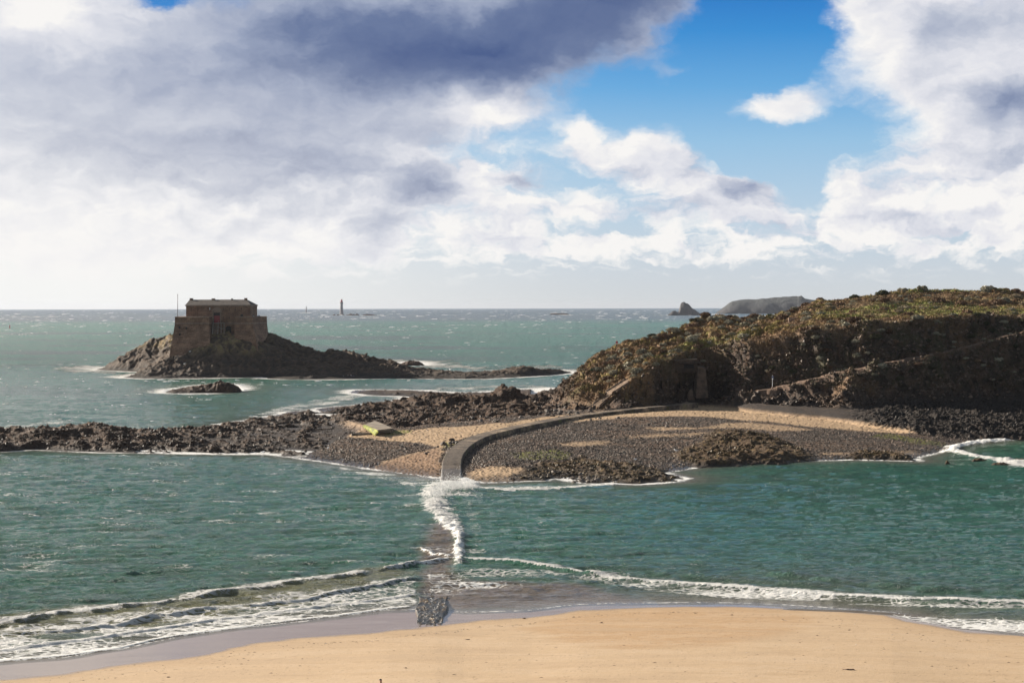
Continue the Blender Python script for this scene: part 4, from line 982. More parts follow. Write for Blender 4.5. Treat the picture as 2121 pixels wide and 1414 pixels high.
m_ = MB(); m_.lathe([(.07, 1.0), (.09, 1.3), (.17, 1.4), (.16, 1.62), (.04, 1.72)], a, 10); tl(tu, m_).build('finial', M_TRIM, tu, smooth=True)
m_ = MB(); m_.box((a[0], a[1] - .62, a[2] + .25), (.34, .08, .5)); tl(tu, m_).build('opening', M_WHITE, tu)
cn = thing('cannon', 'dark iron cannon pointing out over the right bastion', 'cannon', P3(532, 656.6, 659))
a, b_ = Vector(P3(528.3, 656.0, 659)), Vector(P3(538, 654.2, 659))
m_ = MB(); m_.bar(a, a.lerp(b_, .5), .24, .19, 12); m_.bar(a.lerp(b_, .5), b_, .17, .14, 12); m_.bar(b_, b_ + (b_ - a).normalized() * .14, .2, .2, 12); m_.bar(a - (b_ - a).normalized() * .2, a, .09, .2, 8); tl(cn, m_).build('barrel', M_IRON, cn, smooth=True)
m_ = MB(); m_.box((a[0] + .6, 659, a[2] - .3), (1.3, .7, .28)); tl(cn, m_).build('carriage', M_WOOD, cn)
for dx in (.2, 1.0):
    m_ = MB(); m_.bar((a[0] + dx, 658.6, a[2] - .42), (a[0] + dx, 658.72, a[2] - .42), .2, .2, 12); tl(cn, m_).build('wheel', M_IRON, cn)

# ============================================================= lighthouse and beacon on the horizon
M_LH = simple_mat('grey_tower_stone', (.30, .27, .27), .8, .12, .2, .1); M_LR = simple_mat('red_lantern_paint', (.42, .05, .05), .5, .1, 1, 0)
lp = P3(707.5, 652.8, 5400); s_ = 5400 / F
lh = thing('lighthouse', 'tall grey lighthouse with a red lantern on a far reef', 'lighthouse', lp)
m_ = MB(); m_.lathe([(5.0*s_, -.5*s_), (4.4*s_, 1*s_), (3.7*s_, 5*s_), (3.2*s_, 12*s_), (2.9*s_, 20*s_), (2.8*s_, 23.5*s_)], (0, 0, 0), 24); m_.build('tower', M_LH, lh, smooth=True)
m_ = MB(); m_.lathe([(2.8*s_, 23.5*s_), (3.4*s_, 24.3*s_), (3.4*s_, 27*s_), (3.1*s_, 27.1*s_)], (0, 0, 0), 24); m_.build('gallery', M_LH, lh)
m_ = MB(); m_.lathe([(2.6*s_, 27*s_), (2.5*s_, 28.6*s_), (1.8*s_, 28.8*s_), (1.8*s_, 31*s_), (2.1*s_, 31.1*s_), (1.2*s_, 32.3*s_), (.25*s_, 33*s_), (.1*s_, 33.6*s_)], (0, 0, 0), 20); m_.build('lantern', M_LR, lh)
m_ = MB(); m_.bar((2.4*s_, 0, 27*s_), (2.4*s_, 0, 35.6*s_), .18*s_, .12*s_); m_.build('mast', M_LR, lh)
for k, zz in enumerate((8, 14, 20)):
    m_ = MB(); m_.box((0, -3.35*s_ + .02*k*s_, zz * s_), (.5*s_, .6*s_, 1.0*s_)); m_.build('window', M_DARK, lh)
bp = P3(634.4, 648.3, 7400); s_ = 7400 / F
bc = thing('beacon_tower', 'small dark beacon tower alone on the horizon, left of the lighthouse', 'beacon', bp)
m_ = MB(); m_.lathe([(1.7*s_, -.8*s_), (1.5*s_, 1*s_), (1.1*s_, 6*s_), (.95*s_, 11.5*s_), (1.15*s_, 11.6*s_), (1.1*s_, 12.8*s_)], (0, 0, 0), 16); m_.build('tower', M_LH, bc, smooth=True)
m_ = MB(); m_.lathe([(.55*s_, 12.8*s_), (.5*s_, 13.8*s_), (.1*s_, 14.3*s_)], (0, 0, 0), 12); m_.build('top_mark', M_IRON, bc)
by = P3(20.3, 680, 2080)
bu = thing('channel_buoy', 'red channel buoy riding the open sea at the left', 'buoy', by)
s_ = 2080 / F
m_ = MB(); m_.lathe([(1.0*s_, -.8), (1.5*s_, 0), (1.6*s_, 1.2*s_), (1.0*s_, 2.0*s_)], (0, 0, 0), 14); m_.build('float', M_LR, bu, smooth=True)
m_ = MB(); m_.prism([(-1.0*s_, -1.0*s_, 2*s_), (1.0*s_, -1.0*s_, 2*s_), (1.0*s_, 1.0*s_, 2*s_), (-1.0*s_, 1.0*s_, 2*s_)], [(-.45*s_, -.45*s_, 6.4*s_), (.45*s_, -.45*s_, 6.4*s_), (.45*s_, .45*s_, 6.4*s_), (-.45*s_, .45*s_, 6.4*s_)]); m_.build('tower', M_LR, bu)
m_ = MB(); m_.lathe([(.5*s_, 6.4*s_), (.5*s_, 7.4*s_), (.1*s_, 7.6*s_)], (0, 0, 0), 10); m_.build('top_mark', M_LR, bu)

# ============================================================= rocks standing in the sea
MAT_SK = terrain_mat('sea_rock', 1.0, .4); MAT_FAR = terrain_mat('far_rock', .02, 6.0)
def mound(name, label, prof, base, depth, group=None, mat=None, amp=1.0, freq=1.0, c1=ROCKC, c2=ROCKC2, green=None, cat='rock', cols=None, kind=None):
    Y0 = at_z(prof[0][0], base, 0.0)[1]
    p0, p1 = prof[0][0], prof[-1][0]
    nx = cols or int(max(12, min(700, (p1 - p0) * 1.4))); ny = max(8, nx // 4) if nx < 200 else 60
    px = np.linspace(p0, p1, nx); v = np.linspace(0, 1, ny) ** 1.35
    Yg = Y0 + depth * v[:, None] + 0 * px[None]; Xg = (px[None] - CX) / F * Yg
    top = np.interp(px, [q[0] for q in prof], [q[1] for q in prof])
    zt = np.maximum(zat(px, top, Y0 + depth * .5 + 0 * px), .02)
    endk = np.clip(np.minimum(px - p0, p1 - px) / (p1 - p0) * 9, 0, 1) ** .6
    s_ = depth / 12.0
    sc = freq / max(s_, .4)
    r1 = ridged(Xg * .16 * sc, Yg * .16 * sc, 5, 501, .6); r2 = ridged(Xg * .5 * sc, Yg * .5 * sc, 4, 502, .6)
    wv = np.clip(v[:, None] + .12 * (fbm(Xg * .2 * sc, Yg * .1 * sc, 3, 503)) * (v[:, None] > .01), 0, 1)
    dome = np.clip(np.sin(np.pi * np.clip(wv, 0, 1) ** .8), 0, 1) ** .55
    H = zt[None] * dome * (1 + .0 * r1) + ((r1 - .4) * .55 + (r2 - .4) * .28) * amp * np.minimum(zt[None], s_ * 3) * dome
    H = H * 1.0 - .6 * (1 - dome * endk[None]) * s_
    n1 = fbm(Xg * .3 * sc, Yg * .3 * sc, 4, 505)
    c = blend(np.tile(np.array(c1, np.float32), (H.size, 1)), c2, np.clip(r2 * 1.3 - .1 + .5 * n1, 0, 1).ravel())
    if green: c = blend(c, green, (sstep(.25, .6, H / (zt[None] + .01) + .5 * n1)).ravel() * .8)
    c = blend(c, (.02, .016, .014), sstep(.9 * max(s_, .6), .2, H).ravel() * .6)
    ox, oy, oz = (float(Xg.mean()), float(Y0 + depth / 2), 0.0)
    me = mesh_from(name, np.stack([Xg - ox, Yg - oy, H], 2).reshape(-1, 3), grid_faces(ny, nx), mat or MAT_SK, {'alb': c, 'rgh': np.full(H.size, .8), 'bmp': np.full(H.size, 1.)})
    o = link(name, me); o.location = (ox, oy, oz)
    return tag(o, label, cat, group, kind)
mound('rock_islet', 'low dark rock islet ringed by white foam, in front of the fort island', [(331, 814), (345, 810), (360, 806), (385, 803), (400, 800), (420, 797.5), (445, 794), (460, 791.5), (475, 793), (490, 799), (503, 808)], 814.5, 13)
mound('surf_rock', 'small dark rock in the surf behind the reef of the fort island', [(812, 756), (820, 753), (838, 750), (852, 746.5), (862, 748), (872, 751), (882, 756)], 757.5, 12)
mound('pinnacle_rock', 'pointed grey rock rising from the far sea, left of the long headland', [(1380, 653.2), (1389, 647), (1394, 642.5), (1398, 642), (1403, 646), (1406, 643), (1408, 636), (1410, 628), (1412, 625.5), (1417, 625), (1423, 629), (1428, 632), (1436, 639), (1444, 644.5), (1449, 649), (1456, 647.5), (1464, 652.8)], 653.4, 60, mat=MAT_FAR, amp=.55, c1=(.036, .034, .038), c2=(.058, .052, .054), cols=160)  # bluish rock colour carries part of the distance haze
mound('far_island', 'long flat-topped grey island on the horizon behind the hill', [(1478, 641), (1492, 636.5), (1505, 630), (1515, 625), (1530, 620.8), (1550, 619.5), (1565, 619.2), (1580, 617.6), (1610, 616.5), (1640, 614.6), (1652, 613.6), (1655, 612.4), (1661, 612.4), (1666, 616.5), (1690, 621), (1740, 632), (1780, 645)], 650, 420, mat=MAT_FAR, amp=.25, c1=(.042, .043, .050), c2=(.062, .060, .064), green=(.034, .040, .038), cat='island', cols=320, kind=None)  # distance haze partly put into the island's bluish colour
mound('low_skerry', 'low skerry breaking the far sea, right of the lighthouse', [(1136, 651.5), (1142, 649), (1152, 648.3), (1165, 648.2), (1174, 649.2), (1182, 651.5)], 652, 60, mat=MAT_FAR, amp=.6, cols=60)
for pr, nm in (([(688, 653), (690, 651), (694, 650.5), (696, 653)], 'first and smallest reef rock left of the lighthouse foot'), ([(696, 653), (699, 650), (703, 651), (712, 651), (715, 653)], 'reef rock under the lighthouse foot'), ([(713, 653), (722, 651), (726, 648.6), (731, 650), (736, 651), (739, 648.6), (743, 651), (746, 653)], 'twin humped reef rock just right of the lighthouse'), ([(748, 653), (758, 650), (768, 650.4), (776, 651.5), (784, 653)], 'long low reef rock farthest right of the lighthouse')):
    mound('reef_rock', nm, pr, 653.3, 40, 'reef rocks round the lighthouse', MAT_FAR, .5, cols=30)
for pr, bs, dp, nm in (([(1956, 963), (1959, 957), (1962, 951), (1966, 955), (1970, 962)], 963, 1.6, 'small pointed rock alone in the water off the cobble beach'), ([(2010, 957), (2018, 950), (2030, 948), (2045, 950), (2059, 957)], 957.5, 2.6, 'flat dark rock in the surf on the right, nearer the cobbles'), ([(2048, 965), (2060, 958.5), (2080, 957), (2094, 961), (2108, 965)], 966, 3.0, 'brown weedy rock below the surf line on the right'), ([(2093, 955), (2105, 949), (2120, 948), (2140, 955)], 955.5, 3, 'dark rock at the right edge of the picture in the surf')):
    mound('surf_rock', nm, pr, bs, dp, None, None, .8, 1.6, c2=(.16, .10, .04))

# ============================================================= causeway over the flats
cl = [(934, 1006, .02), (934.5, 990, .35), (935, 972, .75), (936, 955, 1.05), (941, 940, 1.25), (953, 926, 1.4), (972, 912, 1.55), (1000, 900, 1.75), (1040, 890, 1.95), (1095, 878, 2.2), (1150, 867.5, 2.45), (1210, 858, 2.75), (1280, 849.5, 3.05), (1340, 843, 3.3), (1400, 838, 3.5), (1440, 833, 3.7)]
pts = np.array([[*at_z(a, b, z), z] for a, b, z in cl])
seg = np.r_[0, np.cumsum(np.hypot(*np.diff(pts[:, :2], axis=0).T))]
ss = np.arange(0, seg[-1], .35)
def smooth_interp(ss, seg, v, k=9):
    o = np.interp(ss, seg, v); o2 = np.pad(o, k, mode='edge'); return np.convolve(o2, np.ones(2 * k + 1) / (2 * k + 1), 'valid')
cx_l, cy_l, cz_l = [smooth_interp(ss, seg, pts[:, i], 12) for i in range(3)]
# keep the roadway a clear step above the cobbles, without moving it in plan along the line of sight
gz_ = np.convolve(np.pad(ground_z(cx_l, cy_l), 14, mode='edge'), np.ones(29) / 29, 'valid')
nz = np.where(ss > 12, np.maximum(cz_l, gz_ + .62 * sstep(10, 30, ss) * sstep(seg[-1], seg[-1] - 25, ss)), cz_l)
kk = (HC - nz) / (HC - cz_l); cx_l, cy_l, cz_l = cx_l * kk, cy_l * kk, nz
tx = np.gradient(cx_l); ty = np.gradient(cy_l); ln = np.hypot(tx, ty); nx_, ny_ = ty / ln, -tx / ln       # to the right of travel
sec = [(-1.62, -2.2), (-1.5, -.10), (-1.42, 0), (-1.32, .02), (-1.1, 0), (-.55, .03), (0, .05), (.55, .03), (1.1, 0), (1.32, .02), (1.42, 0), (1.5, -.10), (1.62, -2.2)]
offs = np.array([s[0] for s in sec]); dz = np.array([s[1] for s in sec])
n_ = len(ss); XX = cx_l[:, None] + nx_[:, None] * offs[None]; YYc = cy_l[:, None] + ny_[:, None] * offs[None]
wcb = worley(XX * 2.2, YYc * 2.2, 9)[0]
ZZ = cz_l[:, None] + dz[None] + np.where(dz[None] > -1, .05 * (.5 - wcb) + .05 * fbm(XX * .8, YYc * .8, 3, 14), 0)
MAT_CW, t, b = new_mat('causeway_paving')
tc = t.node('ShaderNodeTexCoord').outputs['Object']
v_ = t.voro(tc, 3.4, 'F1', 'Color'); vd = t.voro(tc, 3.4, 'DISTANCE_TO_EDGE'); nse = t.noise(tc, .5, 6, .65)
sepc = t.node('ShaderNodeSeparateXYZ'); t.put(sepc.inputs[0], v_)
g = t.math('ADD', .55, t.math('MULTIPLY', sepc.outputs[0], .9))
t.put(b.inputs['Base Color'], t.vmath('MULTIPLY', t.mixc(t.step(nse, .4, .62), t.attr('alb', 'Color'), t.vmath('MULTIPLY', t.attr('alb', 'Color'), (.62, .6, .58))), t.comb(g, g, g)))
t.put(b.inputs['Roughness'], t.attr('rgh')); t.put(b.inputs['Normal'], t.bump(t.math('ADD', t.step(vd, 0, .12), t.noise(tc, 6, 4, .6)), .8, .06))
s2 = ss / seg[-1]
ca = np.tile(np.array((.105, .078, .058), np.float32), (XX.size, 1))
edge_ = (np.abs(offs) > 1.3)[None] * (ss < 26)[:, None]
ca = blend(ca, (.30, .29, .28), (edge_ * 1.0 * np.exp(-ss / 16)[:, None]).ravel())
ca = blend(ca, (.045, .036, .030), ((dz < -1)[None] * np.ones((n_, 1))).ravel() * .9)  # side faces painted darker to stand for the shade on them
gm = ((offs > 1.2) | (offs < -1.2))[None] * sstep(.1, .4, fbm(XX * .5, YYc * .5, 3, 15)) * (ss > 22)[:, None]
ca = blend(ca, (.13, .13, .03), gm.ravel() * .7)
ca = blend(ca, (.42, .31, .21), (sstep(38, 60, ss)[:, None] * sstep(-.2, .4, fbm(XX * .25, YYc * .25, 3, 16))).ravel() * .7)
i = np.arange(n_ - 1)[:, None] * len(sec) + np.arange(len(sec) - 1)[None]; i = i.ravel()
Fq = np.stack([i, i + 1, i + len(sec) + 1, i + len(sec)], 1)
cme = mesh_from('causeway', np.stack([XX, YYc, ZZ], 2).reshape(-1, 3), Fq, MAT_CW, {'alb': ca, 'rgh': np.repeat(np.where(ss < 18, .45, .85), len(sec))})
tag(link('causeway', cme), 'curved stone causeway rising from the waves across the flats to the hill', 'causeway', None, 'structure')
# drowned half: cobbled ramp coming up on to the beach
a = np.array(at_z(934, 1004, 0)); b_ = np.array(at_z(889, 1300, 0)); ns_ = 420
tt = np.linspace(0, 1, ns_); cxx = a[0] + (b_[0] - a[0]) * tt; cyy = a[1] + (b_[1] - a[1]) * tt
ofs = np.linspace(-1, 1, 26)
wdt_ = np.interp(tt, [0, .85, .97, 1], [1.5, 1.45, 1.2, .8]) * (1 + .12 * np.sin(tt * 90) * (tt > .8))
XX = cxx[:, None] + ofs[None] * wdt_[:, None]; YYc = cyy[:, None] + .0 * ofs[None] + .35 * fbm(ofs[None] * 2 + 0 * tt[:, None], tt[:, None] * 3 + 0 * ofs[None], 2, 19)
bz = beach_z(XX, YYc)[0]
top = -.16 * sstep(.96, 1.0, tt[:, None] + .02 * fbm(XX * 2, YYc, 2, 23)) + np.maximum(bz + .07, np.interp(YYc, [140, 158, 175, 190, 250], [.28, .08, .02, -.25, -.3]))
f1, f2, cc = worley(XX * 2.6, YYc * 2.0, 88)
ZZ = top + np.clip(.55 - f1, 0, 1) * .20 * (.4 + cc) - .6 * (np.abs(ofs)[None] > .97)
ca = blend(np.tile(np.array((.055, .048, .042), np.float32), (XX.size, 1)), (.17, .12, .075), (sstep(.55, 1, cc)).ravel())
ca = blend(ca, (.022, .020, .018), sstep(.5, .2, cc).ravel() * .8)
cme = mesh_from('cobbled_ramp', np.stack([XX, YYc, ZZ], 2).reshape(-1, 3), grid_faces(ns_, 26)[:, ::-1], MAT_CW, {'alb': ca, 'rgh': np.full(XX.size, .35)})
tag(link('cobbled_ramp', cme), 'wet dark cobbled ramp running from the beach into the shallows', 'ramp', None, 'structure')

# ruined slipway with yellow-green weed on its side
M_SLIP = simple_mat('slipway_concrete', (.25, .20, .15), .85, .3, .8, .5); M_GRN = simple_mat('yellow_green_weed', (.27, .30, .04), .8, .5, 2.5, .7, bd=.1)
sz_ = float(ground_z(*[float(c) for c in at_z(782, 893, 1.6)])[0]) + .08     # height of the sand at its foot
def SQ(px, py, h): x_, y_ = at_z(px, py, sz_ + h); return (float(x_), float(y_), sz_ + h)
dq = [SQ(755, 879, .95), SQ(777, 870.5, .95), SQ(814, 886.5, .85), SQ(781, 890, .75)]
o = thing('ruined_slipway', 'broken concrete slipway with bright yellow-green weed down its side', 'slipway', (dq[3][0], dq[3][1], sz_))
def Lp(m_, l): m_.v = [(v[0] - l[0], v[1] - l[1], v[2] - l[2]) for v in m_.v]; return m_
m_ = MB(); m_.prism([(x_, y_, z_ - .3) for x_, y_, z_ in dq], dq); Lp(m_, o.location).build('deck', M_SLIP, o)
g_ = [SQ(751, 881, .9), SQ(756, 879.3, 1.0), SQ(783, 891, .8), SQ(776, 899, -.05)]
m_ = MB(); m_.prism([(x_ + .05, y_ + .25, z_ - .3) for x_, y_, z_ in g_], g_); Lp(m_, o.location).build('side_wall', M_GRN, o)
m_ = MB(); m_.bar(SQ(785, 895.5, .12), SQ(811, 893.5, .16), .14); q_ = SQ(812, 888, .6); m_.bar(q_, (q_[0], q_[1], sz_ - .2), .2); q_ = SQ(784, 891.5, .5); m_.bar(q_, (q_[0], q_[1], sz_ - .2), .22); Lp(m_, o.location).build('broken_edge', M_SLIP, o)
m_ = MB(); m_.bar(SQ(728, 900, .2), SQ(770, 898, .25), .26, .2, 5)
tag(m_.build('fallen_slab', M_SLIP), 'weedy fallen slab lying in front of the broken slipway', 'slab')

# ============================================================= lookout bunker, buttress, stairs and sign on the hill
M_HS = stone_mat('hill_masonry', (.05, .034, .024), (.11, .075, .05), .9, .35)
bl = P3(1421, 765, 401)
bk = thing('lookout_bunker', 'stone lookout with a dark slit window built into the cliff edge', 'bunker', bl)
m_ = MB(); boxpx(m_, 1398, 1445, 752.8, 772, 402.8, 8); Lp(m_, bl).build('wall', M_HS, bk)
m_ = MB(); boxpx(m_, 1398, 1445.2, 744, 751, 402.4, 7.6); Lp(m_, bl).build('parapet', M_HS, bk)
m_ = MB(); boxpx(m_, 1410, 1446, 751.05, 752.75, 401.9, 8.6); Lp(m_, bl).build('slab', M_HS, bk)
m_ = MB(); boxpx(m_, 1416.7, 1437, 754, 762.2, 402.7, .4); Lp(m_, bl).build('slit_window', M_DARK, bk)
m_ = MB(); boxpx(m_, 1419, 1432, 763, 764, 402.5, .4); Lp(m_, bl).build('sill', M_HS, bk)
m_ = MB(); a = P3(1454, 759, 401); b_ = P3(1452, 818, 399)
M_BT = simple_mat('buttress_rock', (.085, .055, .036), .9, .35, .8, .8, bd=.15)
m_.prism([(b_[0] - 1.3, b_[1] - 1.2, b_[2] - .6), (b_[0] + 1.5, b_[1] - 1.2, b_[2] - .6), (b_[0] + 1.5, b_[1] + 5, b_[2]), (b_[0] - 1.3, b_[1] + 5, b_[2])], [(a[0] - .9, a[1] - .6, a[2]), (a[0] + .75, a[1] - .6, a[2] - .3), (a[0] + .75, a[1] + 4, a[2]), (a[0] - .9, a[1] + 4, a[2])])
tag(m_.build('stone_buttress', M_BT), 'tall tapering masonry buttress beside the lookout', 'buttress')
gs = P3(1431, 824, 399)
m_ = MB(); m_.lathe([(.95, -.4), (.9, .3), (.7, 1.0), (.45, 1.6), (.15, 1.95)], gs, 9); tag(m_.build('standing_stone', M_BT), 'upright pointed boulder at the foot of the cliff below the lookout', 'boulder')
M_STEP = simple_mat('step_stone', (.23, .16, .11), .9, .25, 1, .4)
def flight(label, a, b, w, n):
    """stone steps between two survey points (px, py, Y)"""
    A_, B_ = np.array(P3(*a)), np.array(P3(*b)); o = thing('stone_steps', label, 'steps', tuple(A_), 0, 'flights of steps up the hill')
    d = (B_ - A_)[:2]; rz = math.atan2(d[1], d[0]); run = np.hypot(*d) / n; m_ = MB()
    for k in range(n):
        c = A_ + (B_ - A_) * (k + .5) / n
        m_.box((c[0] - A_[0], c[1] - A_[1], c[2] - A_[2] - .25), (run * 1.02 - .01 * (k % 2), w * (1 - .02 * (k % 3)), .6), rz)
    m_.build('treads', M_STEP, o)
    for sgn in (1,):
        m_ = MB(); nx2, ny2 = -math.sin(rz) * (w / 2 + .2) * sgn, math.cos(rz) * (w / 2 + .2) * sgn
        for k in range(n):
            c = (B_ - A_) * (k + .5) / n; m_.box((c[0] + nx2, c[1] + ny2, c[2] - .12), (run * 1.1, .32, .75 + .1 * ((k * 7) % 3)), rz)
        m_.build('side_wall', M_HS, o)
flight('lower flight of rough stone steps just above the causeway', (1236, 838, 390.0), (1263, 815, 392.5), 1.8, 12)
flight('wide middle flight of stone steps on the sunlit ridge of the hill', (1262, 812, 392), (1303, 786, 394.5), 2.2, 16)
flight('short upper flight of steps beside the lookout', (1368, 757, 402), (1388, 736, 406), 1.8, 10)
pl_ = P3(1600, 803, 388.5)
sg = thing('sign_post', 'thin post with a small blue-grey sign beside the hill path', 'sign', pl_)
m_ = MB(); m_.bar((0, 0, -.3), (0, 0, 2.75), .05, .045, 8); m_.build('post', M_WHITE, sg)
m_ = MB(); m_.box((.05, -.08, 2.35), (.46, .05, .42)); m_.build('sign_panel', simple_mat('sign_blue', (.10, .12, .20), .5, .1, 1, 0), sg)
m_ = MB(); m_.box((0.03, -.08, 1.98), (.34, .05, .10)); m_.build('name_strip', M_WHITE, sg)
m_ = MB(); m_.lathe([(.22, -.2), (.2, .22), (.08, .26)], (0, 0, 0), 10); m_.build('base', M_TRIM, sg)
M_CONC = simple_mat('low_wall_stone', (.28, .20, .15), .9, .2, .6, .4)
m_ = MB(); a = P3(1648, 663.5, 424); m_.box((a[0], a[1], a[2] + .1), (3.4, .8, 1.1)); tag(m_.build('low_wall', M_CONC), 'short pale block of old wall among shrubs on the upper hill', 'wall')

# ============================================================= people, boat, gulls, driftwood
def grow(name, nodes, edges, mat, parent, levels=2):
    """one continuous skinned surface over a skeleton; nodes: (x,y,z,r)"""
    me = bpy.data.meshes.new(name); me.from_pydata([n[:3] for n in nodes], edges, []); o = bpy.data.objects.new(name, me); C.objects.link(o)
    sk = o.modifiers.new('s', 'SKIN'); me.skin_vertices.new() if not me.skin_vertices else None
    for k, n in enumerate(nodes): me.skin_vertices[0].data[k].radius = (n[3], n[3] * (n[4] if len(n) > 4 else 1))
    me.skin_vertices[0].data[0].use_root = True
    ss_ = o.modifiers.new('u', 'SUBSURF'); ss_.levels = levels; ss_.render_levels = levels
    dg = bpy.context.evaluated_depsgraph_get(); nm = bpy.data.meshes.new_from_object(o.evaluated_get(dg))
    nm.materials.clear(); nm.materials.append(mat); nm.polygons.foreach_set('use_smooth', np.ones(len(nm.polygons), bool))
    bpy.data.objects.remove(o); nm.name = name
    return link(name, nm, parent)
M_SKIN = simple_mat('skin', (.45, .27, .19), .6, .08, 5, 0); M_HAIR = simple_mat('dark_hair', (.02, .014, .012), .7, .2, 20, .2)
def person(label, loc, rz, top, trousers, stride=.22, bag=None):
    o = thing('person', label, 'person', loc, rz)
    s = stride
    body = [(0, 0, .95, .15), (0, 0, 1.15, .13), (0, 0, 1.38, .16), (0, 0, 1.50, .06), (0, .01, 1.60, .085), (0, .0, 1.70, .085),
            (.10, s * .4, .52, .075), (.10, s, .09, .045), (.10, s - .14, .03, .04), (-.10, -s * .3, .5, .075), (-.10, -s, .10, .045), (-.10, -s - .14, .03, .04),
            (.19, 0, 1.40, .06), (.25, -.03, 1.14, .045), (.24, .08, .92, .035), (.24, .12, .83, .03), (-.19, 0, 1.40, .06), (-.25, .03, 1.14, .045), (-.24, -.08, .92, .035), (-.24, -.12, .83, .03)]
    ed = [(0, 1), (1, 2), (2, 3), (3, 4), (4, 5), (0, 6), (6, 7), (7, 8), (0, 9), (9, 10), (10, 11), (2, 12), (12, 13), (13, 14), (14, 15), (2, 16), (16, 17), (17, 18), (18, 19)]
    grow('body', body, ed, M_SKIN, o)
    grow('jacket', [(0, 0, .92, .19), (0, 0, 1.15, .17), (0, 0, 1.38, .19), (0, 0, 1.48, .09), (.2, 0, 1.40, .08), (.255, -.03, 1.14, .062), (.245, .07, .95, .052), (-.2, 0, 1.40, .08), (-.255, .03, 1.14, .062), (-.245, -.07, .95, .052)], [(0, 1), (1, 2), (2, 3), (2, 4), (4, 5), (5, 6), (2, 7), (7, 8), (8, 9)], top, o)
    grow('trousers', [(0, 0, .93, .17), (.10, s * .4, .52, .095), (.10, s, .12, .065), (-.10, -s * .3, .5, .095), (-.10, -s, .13, .065)], [(0, 1), (1, 2), (0, 3), (3, 4)], trousers, o)
    grow('hair', [(0, .03, 1.60, .07), (0, .03, 1.70, .098), (0, .03, 1.745, .07)], [(0, 1), (1, 2)], M_HAIR, o, 2)
    m_ = MB(); m_.lathe([(.045, 0), (.05, .03), (.03, .07)], (0.10, s - .05, 0), 8); m_.lathe([(.045, 0), (.05, .03), (.03, .07)], (-.10, -s - .05, 0), 8); 
    return o
M_JR = simple_mat('red_jacket', (.35, .04, .06), .8, .1, 5, .1); M_JP = simple_mat('dark_purple_coat', (.035, .018, .045), .8, .2, 5, .1); M_TR = simple_mat('dark_trousers', (.03, .03, .04), .85, .15, 5, .1)
gy = 427.0; gx = float(at_y(1277.5, 712, gy)[0]); gzz = float(ground_z(gx, gy)[0])
pz = max(gzz, P3(1277.5, 713.5, gy)[2]) - .02
person('walker in a red top with dark trousers, standing at the sea edge of the hill', (gx, gy, gzz), .6, M_JR, M_TR, .1)
yb = 107.2; xb = float(at_y(788.5, 1405, yb)[0]); zb2 = float(beach_z(np.array([xb]), np.array([yb]))[0][0])
ztop = P3(788.5, 1404.5, yb)[2]
# walk towards or away until the head reaches the right height
for _ in range(30):
    zb2 = float(beach_z(np.array([xb]), np.array([yb]))[0][0]); zt_ = P3(788.5, 1404.5, yb)[2]
    yb += (zb2 + 1.78 - zt_) * 2.0 * -1 if False else 0
    if abs(zb2 + 1.78 - zt_) < .02: break
    yb = yb - (zt_ - zb2 - 1.78) * -4.0
    xb = float(at_y(788.5, 1405, yb)[0])
person('person in a dark purple coat on the sand at the bottom edge of the picture', (xb, yb, zb2), .3, M_JP, M_TR, .2)
# dinghy
bp_ = P3(722.5, 784.6, 621.5); bt = thing('dinghy', 'small blue-grey dinghy lying close under the reef of the fort island', 'boat', (bp_[0], bp_[1], 0.05))
M_BOAT = simple_mat('dinghy_grey', (.16, .15, .24), .5, .15, 2, .1)
V = []; Fb = []; NS = 11
for k in range(NS):
    u_ = k / (NS - 1); x_ = -1.9 + 3.8 * u_; w0 = .75 * (1 - max(0, (u_ - .55) / .45) ** 2) + .02; sheer = .75 + .25 * u_ ** 2
    V += [(x_, -w0, sheer), (x_, -w0 * .8, .1), (x_, 0, -.1 + .2 * max(0, u_ - .7)), (x_, w0 * .8, .1), (x_, w0, sheer), (x_, w0 * .85, sheer), (x_, w0 * .65, .25), (x_, -w0 * .65, .25), (x_, -w0 * .85, sheer)]
for k in range(NS - 1):
    for j in range(9): Fb.append((k * 9 + j, k * 9 + (j + 1) % 9, (k + 1) * 9 + (j + 1) % 9, (k + 1) * 9 + j))
Fb += [tuple(range(9)), tuple(range((NS - 1) * 9, NS * 9))[::-1]]
m_ = MB(); m_.add(V, Fb); m_.build('hull', M_BOAT, bt)
m_ = MB(); m_.box((-.4, 0, .55), (.3, 1.2, .06)); m_.build('bench', M_WHITE, bt); m_ = MB(); m_.box((.7, 0, .58), (.3, 1.0, .06)); m_.build('bench', M_WHITE, bt)
m_ = MB(); m_.bar((-1.9, 0, .9), (-2.05, 0, -.1), .14, .1); m_.build('outboard_motor', M_WHITE, bt)
